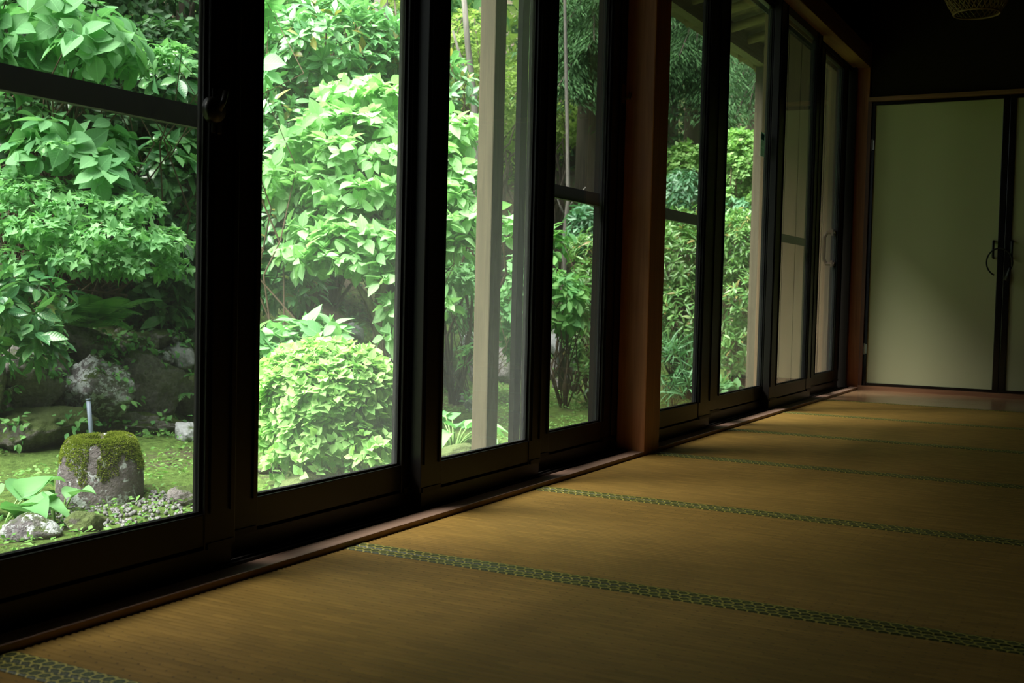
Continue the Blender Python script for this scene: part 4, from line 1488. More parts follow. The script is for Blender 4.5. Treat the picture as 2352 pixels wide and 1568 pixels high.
# ---- glossy evergreen behind it
shrub('glossy_evergreen', 'tall glossy evergreen shrub behind the lime-green tree', 'shrub',
      [(760, 120, 210, 110, 9.4, 0.8, 300), (650, 320, 110, 160, 9.2, 0.6, 190), (860, 200, 120, 110, 9.3, 0.6, 130), (640, 560, 90, 150, 9.0, 0.5, 130), (690, 640, 60, 60, 8.8, 0.4, 30)],
      T_ELL, M['lf_gloss'], 'gloss', 36, per=8, spread=(40, 85), base_xy=tuple(at_d(700, 760, 10.3)[:2]), upright=0.9, stem_r=0.022, n_twigs=30)

shrub('glossy_evergreen', 'slim glossy evergreen between the lime-green tree and the veranda post', 'shrub',
      [(1040, 200, 50, 70, 9.6, 0.35, 24)], T_ELL, M['lf_gloss'], 'gloss', 36, per=8, spread=(40, 85), base_xy=tuple(at_d(1045, 760, 10.4)[:2]), upright=0.9, stem_r=0.016, n_twigs=8)

# ---- hydrangea leaves between bush and bank
shrub('hydrangea', 'low hydrangea with broad veined leaves behind the rounded bush', 'shrub',
      [(690, 790, 90, 50, 7.2, 0.25, 46), (615, 820, 50, 66, 7.1, 0.25, 26), (740, 765, 40, 30, 7.2, 0.2, 12)],
      T_BROAD, M['lf_hydra'], 'hydra', 50, per=4, spread=(50, 85), base_xy=tuple(at_d(670, 860, 7.2)[:2]), upright=0.9, stem_r=0.008, n_twigs=18)

# ---- left window: broad matte-leaved shrub leaning out over the wall
shrub('broad_leaved_shrub', 'shrub with large matte light-green leaves arching above the water basin', 'shrub',
      [(110, 60, 170, 110, 7.6, 0.5, 66), (230, 110, 90, 70, 7.5, 0.4, 26), (180, 330, 130, 66, 7.6, 0.35, 34), (90, 370, 60, 50, 7.6, 0.3, 10), (245, 400, 60, 50, 7.5, 0.3, 12), (300, 470, 30, 40, 7.6, 0.2, 4), (25, 150, 60, 60, 7.6, 0.3, 10)],
      T_BROAD, M['lf_big'], 'big', 62, per=4, spread=(55, 95), base_xy=tuple(at_d(120, 600, 8.3)[:2]), upright=0.5, stem_r=0.014, n_twigs=30, droop=0.25)

shrub('broad_leaved_shrub', 'slim shrub of matte light-green leaves beside the glossy evergreen', 'shrub',
      [(606, 110, 24, 120, 7.9, 0.2, 12)], T_BROAD, M['lf_big'], 'big', 55, per=4, spread=(55, 95), base_xy=tuple(at_d(590, 700, 8.0)[:2]), upright=0.5, stem_r=0.010, n_twigs=6, droop=0.25)

# ---- spotted laurels
shrub('spotted_laurel', 'glossy spotted laurel hanging over the pale stone of the wall', 'shrub',
      [(410, 190, 90, 60, 8.7, 0.4, 40), (400, 400, 80, 110, 8.7, 0.4, 70), (440, 540, 40, 60, 8.7, 0.3, 16), (380, 660, 46, 60, 8.6, 0.3, 14), (400, 705, 30, 24, 8.5, 0.2, 6)],
      T_ELL, M['lf_aucuba'], 'aucuba', 52, per=6, spread=(50, 92), base_xy=tuple(at_d(430, 700, 9.1)[:2]), upright=0.6, stem_r=0.012, n_twigs=26, droop=0.2)
shrub('spotted_laurel', 'glossy spotted laurel spilling over the big stone left of the pipe', 'shrub',
      [(60, 690, 90, 70, 6.8, 0.4, 30), (60, 780, 76, 60, 6.7, 0.3, 20), (20, 660, 40, 60, 6.8, 0.3, 10)],
      T_ELL, M['lf_aucuba'], 'aucuba', 56, per=6, spread=(45, 92), base_xy=tuple(at_d(40, 760, 8.0)[:2]), upright=0.6, stem_r=0.010, n_twigs=20, droop=0.25)
shrub('spotted_laurel', 'glossy spotted laurel between the broad matte leaves and small lobed leaves', 'shrub',
      [(40, 270, 60, 60, 7.9, 0.3, 20), (140, 200, 60, 30, 8.0, 0.3, 8)],
      T_ELL, M['lf_aucuba'], 'aucuba', 50, per=6, spread=(55, 98), base_xy=tuple(at_d(30, 700, 8.4)[:2]), upright=0.5, stem_r=0.012, n_twigs=14, droop=0.35)

# ---- small lobed-leaf shrub
shrub('small_leaved_shrub', 'dense shrub of small pointed mid-green leaves above the stone wall', 'shrub',
      [(90, 440, 80, 34, 7.4, 0.3, 46), (30, 500, 60, 40, 7.3, 0.3, 34), (180, 470, 80, 30, 7.3, 0.3, 44), (300, 480, 80, 30, 7.4, 0.3, 40), (110, 530, 90, 34, 7.2, 0.3, 52), (250, 540, 100, 36, 7.2, 0.3, 62),
       (370, 560, 66, 36, 7.4, 0.3, 36), (190, 590, 90, 32, 7.2, 0.3, 46), (310, 605, 90, 32, 7.3, 0.3, 44), (70, 590, 70, 32, 7.3, 0.3, 34), (400, 610, 40, 26, 7.5, 0.2, 14), (20, 420, 50, 40, 7.5, 0.3, 24), (140, 340, 40, 18, 7.3, 0.2, 10)],
      T_LOBE, M['lf_small'], 'small', 27, per=7, spread=(40, 95), base_xy=tuple(at_d(250, 740, 8.5)[:2]), upright=0.7, stem_r=0.010, n_twigs=40, droop=0.2)

shrub('small_leaved_shrub', 'sparse small-leaved shrub between the broad matte leaves and the spotted laurel', 'shrub',
      [(300, 135, 110, 30, 7.8, 0.3, 34), (400, 130, 50, 24, 7.9, 0.2, 12)], T_LOBE, M['lf_small'], 'small', 27, per=7, spread=(40, 95),
      base_xy=tuple(at_d(350, 700, 8.7)[:2]), upright=0.7, stem_r=0.010, n_twigs=8, droop=0.2)

# ---- wide background masses, each a plant of its own
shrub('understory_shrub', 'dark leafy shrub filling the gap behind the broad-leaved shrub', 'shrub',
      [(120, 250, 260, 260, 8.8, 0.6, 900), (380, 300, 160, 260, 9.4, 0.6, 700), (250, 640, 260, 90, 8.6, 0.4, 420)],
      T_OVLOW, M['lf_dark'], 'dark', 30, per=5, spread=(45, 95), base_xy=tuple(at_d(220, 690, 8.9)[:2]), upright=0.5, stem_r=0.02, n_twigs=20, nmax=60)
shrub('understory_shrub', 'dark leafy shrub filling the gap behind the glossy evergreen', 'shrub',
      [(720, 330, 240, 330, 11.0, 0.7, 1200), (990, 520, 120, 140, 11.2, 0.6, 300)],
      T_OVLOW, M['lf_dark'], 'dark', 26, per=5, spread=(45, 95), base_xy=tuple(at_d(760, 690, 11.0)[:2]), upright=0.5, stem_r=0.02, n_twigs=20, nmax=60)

# ---- third and fourth panes
shrub('yellow_green_maple', 'sunlit yellow-green maple far behind the veranda post', 'tree',
      [(1070, 180, 90, 160, 14.0, 1.0, 700), (1170, 260, 90, 120, 15.0, 1.0, 600)],
      T_LOBE, M['lf_yellow'], 'yellow', 13, per=5, spread=(45, 95), base_xy=tuple(at_d(1090, 640, 14.0)[:2]), upright=0.6, stem_r=0.03, n_twigs=26, stem_mat='bark', front=0.4, shell=(0.3, 1.02))
shrub('yellow_green_maple', 'yellow-green maple showing beside the thick brown trunk', 'tree',
      [(905, 60, 60, 90, 13.2, 0.6, 200)], T_LOBE, M['lf_yellow'], 'yellow', 13, per=5, spread=(45, 95), base_xy=tuple(at_d(945, 640, 13.2)[:2]), upright=0.6, stem_r=0.03, n_twigs=10, stem_mat='bark', front=0.4, shell=(0.3, 1.02))
shrub('yellow_green_maple', 'yellow-green maple glowing left of the thick cedar trunk', 'tree',
      [(1290, 290, 60, 60, 17.0, 0.8, 260)], T_LOBE, M['lf_yellow'], 'yellow', 13, per=5, spread=(45, 95), base_xy=tuple(at_d(1275, 600, 17.0)[:2]), upright=0.6, stem_r=0.03, n_twigs=12, stem_mat='bark', front=0.4, shell=(0.3, 1.02))
shrub('ground_shrub', 'low fresh-green plants on the bank beside the veranda post', 'shrub',
      [(1050, 640, 60, 40, 9.6, 0.4, 60), (1110, 720, 90, 60, 10.5, 0.4, 90), (1040, 600, 50, 40, 10.0, 0.4, 40), (1190, 700, 40, 120, 10.5, 0.4, 90), (1075, 820, 22, 24, 9.0, 0.15, 8)],
      T_OVATE, M['lf_hydra'], 'hydra2', 24, per=5, spread=(45, 90), base_xy=tuple(at_d(1090, 760, 10.2)[:2]), upright=0.9, stem_r=0.006, n_twigs=20)
shrub('aralia', 'light-green shrub with long drooping leaflets beside the wooden pillar', 'shrub',
      [(1300, 690, 50, 70, 9.6, 0.3, 40), (1285, 650, 40, 30, 9.6, 0.3, 14), (1275, 560, 30, 40, 10.0, 0.3, 16)],
      T_ELL, M['lf_fern'], 'aralia', 34, per=6, spread=(55, 95), base_xy=tuple(at_d(1300, 860, 9.7)[:2]), upright=0.7, stem_r=0.008, n_twigs=14, droop=0.3)
shrub('photinia', 'glossy shrub with reddish new leaves before the near side of the pillar', 'shrub',
      [(1345, 720, 56, 130, 10.6, 0.5, 190), (1350, 590, 50, 60, 10.8, 0.4, 70), (1350, 880, 36, 60, 10.2, 0.3, 30), (1420, 720, 60, 150, 10.8, 0.5, 120)],
      T_LANCE, M['lf_photinia'], 'photinia', 22, per=8, spread=(45, 90), base_xy=tuple(at_d(1360, 850, 10.8)[:2]), upright=0.7, stem_r=0.012, n_twigs=24)
for blobs_, bpx, bdp, lab in (([(1350, 500, 50, 40, 11.5, 0.3, 60), (1330, 550, 40, 40, 11.4, 0.3, 36)], 1320, 11.6, 'bluish-green feathery shrub behind the slender forked trunk'),
                              ([(1565, 450, 60, 60, 12.0, 0.35, 110)], 1545, 12.2, 'bluish-green feathery shrub beyond the far side of the pillar'),
                              ([(1680, 480, 50, 26, 13.0, 0.2, 40)], 1690, 13.1, 'bluish-green feathery shrub under the light-green billowing bush')):
    shrub('bluish_nandina', lab, 'shrub', blobs_, T_LANCE, M['lf_blue'], 'blue', 22, per=7, spread=(60, 95), base_xy=tuple(at_d(bpx, 800, bdp)[:2]), upright=0.4, stem_r=0.010, n_twigs=10, droop=0.2)

# ---- far bay
shrub('photinia', 'glossy shrub with yellow-green tips beyond the far side of the pillar', 'shrub',
      [(1560, 600, 80, 100, 11.0, 0.5, 230), (1570, 720, 70, 90, 10.8, 0.5, 150), (1580, 520, 70, 40, 11.2, 0.4, 60)],
      T_LANCE, M['lf_photinia'], 'photinia', 22, per=8, spread=(45, 90), base_xy=tuple(at_d(1580, 860, 11.2)[:2]), upright=0.7, stem_r=0.012, n_twigs=24)
shrub('photinia', 'glossy shrub with orange tips beside the narrow veranda post', 'shrub',
      [(1700, 560, 60, 80, 12.6, 0.5, 220), (1690, 690, 60, 90, 12.4, 0.5, 130), (1690, 800, 50, 60, 12.2, 0.4, 50)],
      T_LANCE, M['lf_photinia'], 'photinia', 22, per=8, spread=(45, 90), base_xy=tuple(at_d(1700, 880, 12.8)[:2]), upright=0.7, stem_r=0.012, n_twigs=24)
shrub('clipped_bush', 'light-green billowing bush above the orange-tipped shrub', 'bush',
      [(1690, 385, 70, 84, 13.6, 0.6, 620), (1650, 470, 60, 60, 13.5, 0.5, 220), (1730, 460, 40, 50, 13.4, 0.4, 160), (1580, 380, 60, 50, 14.0, 0.5, 200), (1540, 420, 50, 80, 14.0, 0.5, 220), (1690, 330, 40, 30, 13.4, 0.3, 80)],
      T_OVLOW, M['lf_round'], 'round', 13, per=6, spread=(35, 85), base_xy=tuple(at_d(1680, 760, 14.2)[:2]), upright=0.8, stem_r=0.02, n_twigs=24)
shrub('bamboo_grass', 'tuft of narrow bamboo-grass blades beyond the far side of the pillar', 'grass',
      [(1545, 830, 60, 60, 10.2, 0.3, 30), (1570, 880, 50, 30, 10.0, 0.3, 14)],
      T_BLADE, M['lf_bamboo'], 'bamboo', 46, per=7, spread=(20, 80), base_xy=tuple(at_d(1545, 900, 10.2)[:2]), upright=0.8, stem_r=0.004, n_twigs=14)
shrub('leafy_ground_plant', 'low leafy plant on the ground before the narrow veranda post', 'plant',
      [(1665, 895, 36, 22, 11.8, 0.2, 22)], T_OVATE, M['lf_hydra'], 'hydra2', 26, per=5, base_xy=tuple(at_d(1665, 905, 11.8)[:2]), upright=0.8, stem_r=0.004, n_twigs=8)


# ---- trunk positions, so that foliage keeps clear of the neighbours' trunks
TRUNKS = []
for px, py, dp, r_ in ((1345, 640, 15.5, 0.26), (1590, 640, 16.5, 0.28), (1730, 640, 18.5, 0.26), (770, 600, 14.0, 0.24), (250, 560, 15.2, 0.24),
                       (60, 60, 12.0, 0.2), (420, 120, 13.0, 0.2), (720, 60, 15.0, 0.2), (950, 60, 16.0, 0.2), (1110, 300, 19.0, 0.2), (1320, 130, 20.0, 0.2), (1540, 150, 20.0, 0.2), (1740, 200, 22.0, 0.2),
                       (1296, 620, 11.8, 0.06), (1102, 520, 13.0, 0.08), (905, 420, 12.0, 0.13), (872, 960, 8.4, 0.08)):
    q_ = at_d(px, py, dp)
    TRUNKS.append((q_[0], q_[1], r_))


def trunk_clear(p, own=None):
    ok = np.ones(len(p), dtype=bool)
    for tx, ty, tr_ in TRUNKS:
        if own is not None and math.hypot(tx - own[0], ty - own[1]) < 0.05:
            continue
        ok &= np.hypot(p[:, 0] - tx, p[:, 1] - ty) > tr_ + 0.10
    return ok


# ---- conifers: trunk with drooping flat sprays
def conifer(label, px, base_py, depth, r_trunk, height, sprays, key, mat):
    base = at_d(px, base_py, depth)
    gz = float(ground_h(base[0], base[1]))
    root = empty('cedar_tree', (base[0], base[1], gz), label, 'tree', 'tall cedars on the bank')
    b_ = MB((base[0], base[1], gz))
    b_.tube([(base[0], base[1], gz - 0.1), (base[0], base[1], gz + 0.3), (base[0] + 0.02, base[1], gz + height * 0.5), (base[0], base[1] + 0.03, gz + height)],
            [r_trunk * 1.25, r_trunk, r_trunk * 0.8, r_trunk * 0.3], 12)
    b_.build('trunk', M['bark'], root, True)
    pos, dirs, nrm, Ls = [], [], [], []
    br = MB((base[0], base[1], gz))
    for (tx, ty, td, wpx, n) in sprays:
        tip = at_d(tx, ty, td)
        start = np.array([base[0], base[1], tip[2] + 0.35 * np.linalg.norm(tip[:2] - base[:2]) + 0.1])
        br.tube([tuple(start), tuple((start + tip) / 2 + np.array([0, 0, 0.12])), tuple(tip)], [0.025, 0.015, 0.005], 6)
        d0 = tip - start
        dh = d0 / (np.linalg.norm(d0) + 1e-6)
        side = np.cross(dh, [0, 0, 1.0])
        side /= np.linalg.norm(side) + 1e-6
        sw = wpx * td / FPX
        t = rng.random(n) ** 0.7
        off = rng.normal(0, 0.5, n) * sw
        p = start + d0 * t[:, None] + side * off[:, None] + np.array([0, 0, 1.0]) * (np.sin(np.pi * t) * 0.12 - np.abs(off) * 0.45 + rng.normal(0, 0.05, n))[:, None]
        dd_ = dh * 0.7 + side * np.sign(off)[:, None] * rng.uniform(0.2, 1.0, n)[:, None] + np.array([0, 0, -0.55]) + rng.normal(0, 0.2, (n, 3))
        pos.append(p)
        dirs.append(dd_)
        nrm.append(np.array([0, 0, 1.0]) + rng.normal(0, 0.3, (n, 3)))
        Ls.append(rng.uniform(0.045, 0.11, n))
    br.build('boughs', M['bark'], root, True)
    pos, dirs, nrm, Ls = np.concatenate(pos), np.concatenate(dirs), np.concatenate(nrm), np.concatenate(Ls)
    ok = ~((pos[:, 0] > -1.9) & (pos[:, 2] > 2.0)) & trunk_clear(pos, base)
    fo = link('foliage', foliage_mesh('foliage', T_Qn, pos[ok] - np.array(root.location), frames(dirs, nrm)[ok], Ls[ok]), mat, root)
    fo['kind'] = 'stuff'


def sprays(x0, x1, y0, y1, d0, d1, n, w, m_):
    return [(random.uniform(x0, x1), random.uniform(y0, y1), random.uniform(d0, d1), w, m_) for _ in range(n)]


conifer('thick-trunked cedar seen through the screened door at the pillar', 1345, 640, 15.5, 0.20, 9, sprays(1230, 1420, -60, 250, 12.5, 14.5, 24, 70, 900), 'c', M['lf_conifer'])
conifer('cedar with drooping boughs seen beyond the far side of the pillar', 1590, 640, 16.5, 0.22, 9, sprays(1440, 1640, -60, 280, 13, 15.5, 26, 70, 900), 'c', M['lf_conifer'])
conifer('cedar with drooping boughs seen beside the round eave rafters', 1730, 640, 18.5, 0.20, 10, sprays(1640, 1800, 80, 300, 14.5, 17, 16, 66, 460), 'c', M['lf_conifer'])
conifer('cedar whose trunk shows above the glossy evergreen', 770, 600, 14.0, 0.18, 9, sprays(600, 900, -120, 60, 12, 13.5, 12, 90, 420), 'c', M['lf_conifer'])
conifer('dark cedar standing far behind the broad-leaved shrub', 250, 560, 15.2, 0.18, 9, sprays(-60, 470, -140, 200, 11.0, 12.5, 26, 110, 520), 'c', M['lf_conifer'])


# ---- bare slender trunks behind the fourth pane
def slender(label, path, r0_, r1_, extra=()):
    p0 = at_d(*path[0])
    gz = float(ground_h(p0[0], p0[1]))
    b_ = MB((p0[0], p0[1], gz))
    pts = [(p0[0], p0[1], gz - 0.05)] + [tuple(at_d(*q)) for q in path]
    n = len(pts)
    b_.tube(pts, [r0_ + (r1_ - r0_) * i / (n - 1) for i in range(n)], 8)
    for e in extra:
        q = [tuple(at_d(*k)) for k in e]
        b_.tube(q, [r1_ * 0.9 + (r1_ * 0.4 - r1_ * 0.9) * i / (len(q) - 1) for i in range(len(q))], 7)
    tag(b_.build('slender_trunk', M['bark_grey'], None, True), label, 'tree trunk')


slender('slender forked grey trunk behind the screened door at the pillar', [(1296, 620, 11.8), (1298, 540, 11.8), (1301, 500, 11.8), (1305, 460, 11.8), (1303, 300, 12.0), (1298, 40, 12.2), (1296, -120, 12.2)], 0.034, 0.014,
        [[(1299, 500, 11.8), (1285, 470, 11.8), (1272, 430, 11.8), (1268, 300, 11.9)], [(1304, 480, 11.8), (1322, 455, 11.8), (1345, 430, 11.9)]])
slender('leaning slender trunk in the yellow-green foliage', [(1102, 520, 13.0), (1096, 360, 13.0), (1088, 220, 13.0), (1074, 100, 13.0), (1066, 0, 13.0)], 0.05, 0.03,
        [[(1090, 240, 13.0), (1060, 140, 13.0), (1040, 70, 13.0)]])
slender('thick brown trunk above the glossy evergreen', [(905, 420, 12.0), (900, 200, 12.0), (880, 60, 12.0), (870, -60, 12.0)], 0.10, 0.07, [[(895, 120, 12.0), (925, 40, 12.0), (950, 0, 12.0)]])


# ---- forest backdrop trees
def forest_tree(label, px, py, depth, rx, ry, n, mat, lsz=0.13):
    c = at_d(px, py, depth)
    gz = float(ground_h(c[0], c[1]))
    root = empty('forest_tree', (c[0], c[1], gz), label, 'tree', 'forest trees up the bank')
    b_ = MB((c[0], c[1], gz))
    b_.tube([(c[0], c[1], gz - 0.1), (c[0] + 0.05, c[1], (gz + c[2]) / 2), (c[0], c[1], c[2] + 3.0)], [0.16, 0.13, 0.05], 9)
    for k in range(7):
        a = random.uniform(0, 6.28)
        q = (c[0] + 0.7 * math.cos(a), c[1] + 0.7 * math.sin(a), c[2] + random.uniform(-0.3, 0.7))
        b_.tube([(c[0], c[1], c[2] - 0.6), ((c[0] + q[0]) / 2, (c[1] + q[1]) / 2, q[2] - 0.3), q], [0.05, 0.03, 0.012], 6)
    b_.build('trunk', M['bark'], root, True)
    p, nr = blob_points(n, c, px_axes(rx, ry, rx * depth / FPX * 0.8, depth), 0.3, (0.35, 1.03))
    gh = ground_h(p[:, 0], p[:, 1])
    ok = (p[:, 2] > gh) & ~((p[:, 0] > -2.0) & (p[:, 2] > 2.0)) & (p[:, 0] < -1.6)
    p, nr = p[ok], nr[ok]
    tb_ = np.hypot(c[0] - CAM[0], c[1] - CAM[1]) * 0.78
    for zc, rr_ in (((c[2] + 2.2, 2.3), (tb_ * 0.95, 2.0)) if px > 500 else ()):  # upper crowns out of view, added to cut low sky light indoors
        cc = np.array([c[0] + random.uniform(-.4, .4), c[1] + random.uniform(-.4, .4), min(zc, tb_)])
        p2, nr2 = blob_points(1500, cc, np.diag([rr_, rr_, rr_ * 0.95]), 0.0, (0.3, 1.03))
        p, nr = np.concatenate([p, p2]), np.concatenate([nr, nr2])
    big_ = np.arange(len(p)) >= len(p) - (3000 if px > 500 else 0)
    kt = trunk_clear(p, c)
    p, nr, big_ = p[kt], nr[kt], big_[kt]
    d = rng.normal(0, 1, p.shape) + np.array([0, 0, -0.3])
    fo = link('foliage', foliage_mesh('foliage', T_Q, p - np.array(root.location), frames(d, nr + rng.normal(0, 0.5, p.shape) + np.array([0, 0, 0.5])), np.where(big_, 2.0, 1.0) * rng.uniform(0.6, 1.2, len(p)) * lsz), mat, root)
    fo['kind'] = 'stuff'


for lab, px, py, dp, rx, ry, n, mt in (
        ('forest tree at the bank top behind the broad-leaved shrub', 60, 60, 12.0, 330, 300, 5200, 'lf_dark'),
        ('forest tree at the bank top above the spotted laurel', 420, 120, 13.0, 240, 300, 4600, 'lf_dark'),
        ('forest tree up the bank behind the lime-green tree', 720, 60, 15.0, 260, 260, 4600, 'lf_small'),
        ('forest tree up the bank between lime-green tree and maple', 950, 60, 16.0, 150, 210, 3600, 'lf_small'),
        ('pale sunlit forest tree behind the yellow-green maple', 1110, 300, 19.0, 190, 210, 4200, 'lf_yellow'),
        ('forest tree up the bank behind the thick-trunked cedar', 1320, 130, 20.0, 190, 260, 4200, 'lf_dark'),
        ('forest tree up the bank beyond the pillar', 1540, 150, 20.0, 200, 280, 4600, 'lf_dark'),
        ('forest tree up the bank beside the eave rafters', 1740, 200, 22.0, 170, 260, 4200, 'lf_conifer')):
    forest_tree(lab, px, py, dp, rx, ry, n, M[mt])

# undergrowth on the bank and ground cover round the basin (nobody could count these)
nU = 26000
ux_ = rng.uniform(-12, -4.7, nU)
uy_ = rng.uniform(2.5, 22, nU)
uz_ = ground_h(ux_, uy_)
pu = np.stack([ux_, uy_, uz_ + rng.uniform(0, 0.10, nU)], 1)
du = rng.normal(0, 1, (nU, 3)) * np.array([1, 1, 0.4]) + np.array([0.3, 0, 0.2])
Ru, Lu = frames(du, np.array([0.5, -0.2, 1.0]) + rng.normal(0, 0.4, (nU, 3))), rng.uniform(0.025, 0.085, nU)
kc = leaf_clear(pu, Ru, Lu) & trunk_clear(pu)
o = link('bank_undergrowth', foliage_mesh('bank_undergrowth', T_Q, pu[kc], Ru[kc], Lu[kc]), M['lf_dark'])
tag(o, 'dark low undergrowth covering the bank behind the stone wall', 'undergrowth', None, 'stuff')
nU = 15000
ux_ = rng.uniform(-4.5, -1.6, nU)
uy_ = rng.uniform(2.4, 11, nU)
dens = np.sin(ux_ * 3.7 + 1) * np.sin(uy_ * 3.1) + 0.6 * np.sin(ux_ * 9 + uy_ * 5)
keep = (dens > -0.35) & (np.hypot(ux_ - pb_[0], uy_ - pb_[1]) > RB * 1.05)
ux_, uy_ = ux_[keep], uy_[keep]
nU = len(ux_)
pu = np.stack([ux_, uy_, ground_h(ux_, uy_) + rng.uniform(0.0, 0.035, nU)], 1)
du = rng.normal(0, 1, (nU, 3)) * np.array([1, 1, 0.3]) + np.array([0, 0, 0.15])
Ru, Lu = frames(du, np.array([0, 0, 1.0]) + rng.normal(0, 0.35, (nU, 3))), rng.uniform(0.012, 0.04, nU)
kc = leaf_clear(pu, Ru, Lu) & trunk_clear(pu)
o = link('ground_cover', foliage_mesh('ground_cover', T_Q, pu[kc], Ru[kc], Lu[kc]), M['lf_moss'])
tag(o, 'fresh green creeping ground cover round the water basin', 'ground cover', None, 'stuff')
# creepers and seedlings rooted on the wall stones
sp_, sn_ = np.concatenate(SURF_P), np.concatenate(SURF_N)
okc = np.where((sn_[:, 0] > 0.1) & (sn_[:, 2] > 0.15) & (sn_[:, 2] < 0.9))[0]
okc = okc[~inside(sp_[okc], 0.002)]
seeds = rng.choice(okc, 190, replace=False)
cp_, cn_, cd_ = [], [], []
for q in seeds:
    m_ = rng.integers(4, 13)
    ta = rng.normal(0, 1, (m_, 3)) * 0.035
    ta -= sn_[q] * (ta @ sn_[q])[:, None]
    cp_.append(sp_[q] + ta + sn_[q] * rng.uniform(0.002, 0.02, (m_, 1)))
    cn_.append(sn_[q] * 0.8 + np.array([0, 0, 0.7]) + rng.normal(0, 0.35, (m_, 3)))
    cd_.append(ta + rng.normal(0, 0.02, (m_, 3)) + np.array([0.005, -0.003, -0.01]))
cp_, cn_, cd_ = np.concatenate(cp_), np.concatenate(cn_), np.concatenate(cd_)
Rc, Lc = frames(cd_, cn_), rng.uniform(0.025, 0.06, len(cp_))
kc = leaf_clear(cp_, Rc, Lc, 0.002)
o = link('wall_creeper', foliage_mesh('wall_creeper', T_OVLOW, cp_[kc], Rc[kc], Lc[kc]), M['lf_fern'])
tag(o, 'small green creepers and seedlings growing on the stone retaining wall', 'creeper', None, 'stuff')
# gravel patch
gp = at_z(300, 1172, GZ)
nG = 420
ga = rng.uniform(0, 6.28, nG)
gr = np.sqrt(rng.random(nG))
gpx = gp[0] + gr * np.cos(ga) * 0.26
gpy = gp[1] + gr * np.sin(ga) * 0.46
ov = np.array([(1, 0, 0), (-1, 0, 0), (0, 1, 0), (0, -1, 0), (0, 0, 0.7), (0, 0, -0.7)], float)
of = np.array([(0, 2, 4), (2, 1, 4), (1, 3, 4), (3, 0, 4), (2, 0, 5), (1, 2, 5), (3, 1, 5), (0, 3, 5)])
gpz = ground_h(gpx, gpy) + 0.006
gk = ~inside(np.stack([gpx, gpy, gpz], 1), -0.02)
gk &= np.hypot(gpx - pb_[0], gpy - pb_[1]) > RB * 1.12
gpx, gpy, gpz = gpx[gk], gpy[gk], gpz[gk]
nG = len(gpx)
o = link('gravel', foliage_mesh('gravel', (ov, of), np.stack([gpx, gpy, gpz], 1), frames(rng.normal(0, 1, (nG, 3)), rng.normal(0, 1, (nG, 3))), rng.uniform(0.006, 0.017, nG)), M['gravel'])
tag(o, 'pale gravel scattered on the moss near the water basin', 'gravel', None, 'stuff')


# ---- broad-leaved clumps (each leaf with its own stalk)
def clump(label, px, py, n, leaf_m, height, spread_, seed, mat=M['lf_hosta']):
    r = random.Random(seed)
    c = at_z(px, py, GZ)
    root = empty('broad_leaved_clump', (c[0], c[1], GZ), label, 'plant')
    for k in range(n):
        a = 2 * math.pi * k / n + r.uniform(-0.5, 0.5)
        lean = r.uniform(0.35, 1.0) * spread_
        tip = Vector((math.cos(a) * lean, math.sin(a) * lean, height * r.uniform(0.55, 1.05)))
        bs = Vector((math.cos(a) * 0.03, math.sin(a) * 0.03, -0.04))
        pts = [bs + Vector((tip.x * q * q, tip.y * q * q, tip.z * q)) for q in (0, 0.35, 0.7, 1.0)]
        bq = MB((0, 0, 0))
        bq.tube(pts, [0.008, 0.007, 0.005, 0.004], 6)
        me = bpy.data.meshes.new('stalk')
        me.from_pydata([tuple(p) for p in bq.v], [], bq.f)
        st = link('stalk', me, M['stem_green'], root)
        # blade
        L = leaf_m * r.uniform(0.75, 1.15)
        nxs, nys = 9, 7
        vv, fq = [], []
        dirv = Vector((math.cos(a), math.sin(a), r.uniform(0.1, 0.9))).normalized()
        side = dirv.cross(Vector((0, 0, 1))).normalized()
        nv_ = side.cross(dirv)
        for i in range(nxs):
            t = i / (nxs - 1)
            w_ = 0.30 * L * (math.sin(math.pi * min(1, t * 1.02) ** 0.72) ** 0.85 if 0 < t < 1 else 0.0)
            for j in range(nys):
                s_ = -1 + 2 * j / (nys - 1)
                wave = 0.05 * L * math.sin(t * 7 + s_ * 2 + k)
                q = pts[-1] + bs * 0 + dirv * (t * L) + side * (s_ * w_) + nv_ * (0.35 * w_ * s_ * s_ + wave * abs(s_)) - Vector((0, 0, 1)) * (0.45 * L * t * t)
                vv.append(tuple(q))
        fq = [(i * nys + j, i * nys + j + 1, (i + 1) * nys + j + 1, (i + 1) * nys + j) for i in range(nxs - 1) for j in range(nys - 1)]
        me = bpy.data.meshes.new('leaf')
        me.from_pydata(vv, [], fq)
        for p in me.polygons:
            p.use_smooth = True
        link('leaf', me, mat, st)
    return root


clump('clump of very broad waxy leaves before the mossy basin', 2, 1200, 9, 0.33, 0.12, 0.13, 3)
clump('small upright waxy-leaved plant between gravel and basin', 130, 1190, 5, 0.14, 0.15, 0.06, 5)
clump('clump of upright waxy leaves beside the veranda post', 1042, 1024, 15, 0.24, 0.22, 0.15, 8)
clump('tuft of strap leaves under the rounded bush', 750, 1085, 6, 0.16, 0.06, 0.05, 11, M['lf_bamboo'])


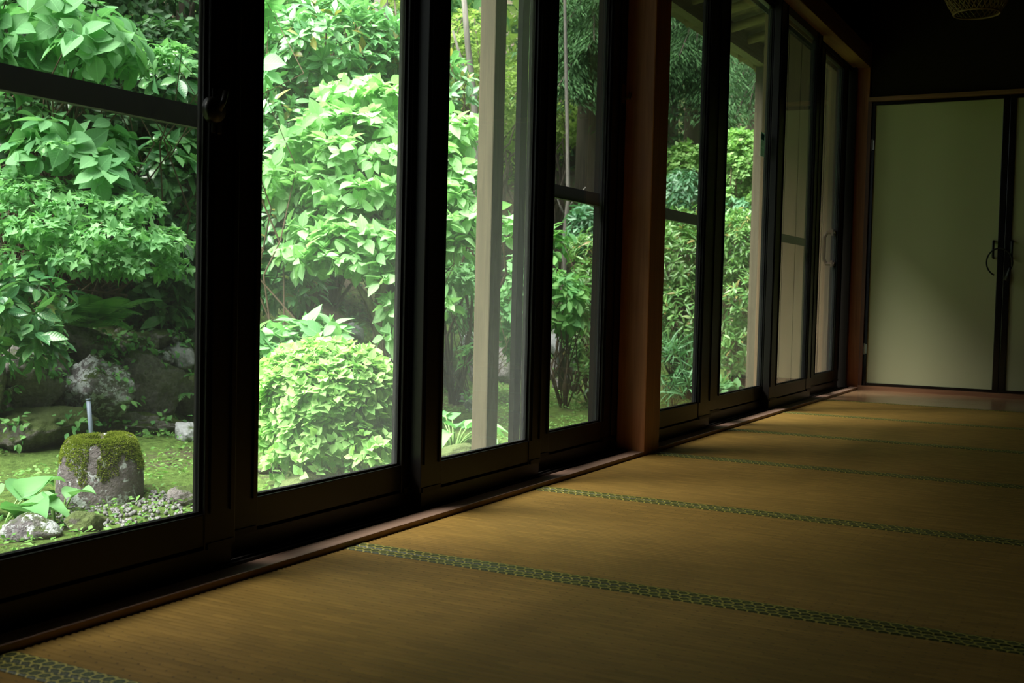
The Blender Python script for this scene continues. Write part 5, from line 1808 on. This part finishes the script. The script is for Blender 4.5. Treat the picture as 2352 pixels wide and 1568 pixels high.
# ---- ferns
def fern(label, px, py, X, n, L, seed, az0, az1, lift=0.5, name='fern', npin=20, pw=0.72):
    r = random.Random(seed)
    sp_all = np.concatenate(SURF_P)
    dd_ = sp_all - CAM
    kk_ = dd_ @ fw
    off_ = np.hypot(W / 2 + FPX * (dd_ @ rt) / kk_ - px, H / 2 - FPX * (dd_ @ up) / kk_ - py)
    c = sp_all[np.argmin(off_ * 0.02 + kk_ + 50 * (off_ > 22))]
    root = empty(name, tuple(c), label, 'fern')
    for k in range(n):
        az = az0 + (az1 - az0) * (k + 0.5) / n + r.uniform(-0.1, 0.1)
        d = Vector((math.cos(az), math.sin(az), 0))
        LL = L * r.uniform(0.8, 1.15)
        lf_ = lift * r.uniform(0.6, 1.35)
        vv, fq = [], []
        side = d.cross(Vector((0, 0, 1)))

        def rach(t):
            return d * (LL * t * (1 - 0.12 * t)) + Vector((0, 0, 1)) * (LL * (lf_ * t - 0.62 * t * t))
        for i in range(npin + 1):
            t = i / npin
            p = rach(t)
            q = rach(min(1, t + 0.02)) - p
            vv += [tuple(p - side * 0.003), tuple(p + side * 0.003)]
        fq += [(2 * i, 2 * i + 1, 2 * i + 3, 2 * i + 2) for i in range(npin)]
        for i in range(1, npin):
            t = i / npin
            p = rach(t)
            tv = (rach(min(1, t + 0.03)) - p).normalized()
            pl = LL * 0.46 * (1 - t) ** 0.75 * min(1.0, 0.45 + t * 3.0)
            for sg in (-1, 1):
                e = (side * sg + tv * 0.45 - Vector((0, 0, 0.25))).normalized()
                wv = tv * (LL / npin * pw)
                b0 = len(vv)
                # toothed pinna
                pts = [p - wv, p + wv]
                for q in range(1, 6):
                    f_ = q / 6
                    wd = (1 - f_ ** 1.6) * (1.0 if q % 2 else 0.72)
                    pts += [p + e * pl * f_ - wv * wd * 1.2, p + e * pl * f_ + wv * wd * 1.2]
                pts.append(p + e * pl)
                vv += [tuple(x) for x in pts]
                for q in range(5):
                    fq.append((b0 + 2 * q, b0 + 2 * q + 1, b0 + 2 * q + 3, b0 + 2 * q + 2))
                fq.append((b0 + 10, b0 + 11, b0 + 12))
        me = bpy.data.meshes.new('frond')
        me.from_pydata(vv, [], fq)
        link('frond', me, M['lf_fern'], root)


fern('bright fern arching above the stone wall behind the pipe', 214, 735, -4.40, 9, 0.48, 2, -2.3, 0.8, 1.0)
fern('small fern drooping before the lichen-spotted wall stone', 246, 806, -4.22, 2, 0.22, 4, -1.3, 0.1, 0.45, npin=9, pw=0.42)
fern('little fern on the wall right of the basin', 428, 905, -4.28, 3, 0.13, 6, -1.6, 0.6, 0.3, npin=7, pw=0.5)
fern('small fern below the pale stone of the wall', 448, 862, -4.2, 3, 0.11, 9, -1.4, 0.0, 0.9, npin=7, pw=0.5)
# fallen leaves
for px, py, X, lab in ((238, 742, -4.6, 'orange fallen leaf on top of the stone wall'), (300, 1095, None, 'yellow leaf caught on the side of the mossy basin')):
    p = at_x(px, py, X) if X else at_z(345, 1150, GZ)
    if X is None:
        p = np.array([pb_[0] + 0.02, pb_[1] - 0.02, pb_[2] + HBAS * 0.745])
        lab = 'yellow fallen leaf in the hollow of the water basin'
    else:
        p[2] = max(p[2], float(ground_h(p[0], p[1])) + 0.01)
    me = mesh_np('fallen_leaf', T_OVATE[0] * (0.085 if X else 0.055), [T_OVATE[1]], True)
    o = link('fallen_leaf', me, M['lf_dead'])
    o.location = p
    o.rotation_euler = (0.5, -0.4, -0.8) if X else (0.1, -0.25, 0.9)
    tag(o, lab, 'leaf')
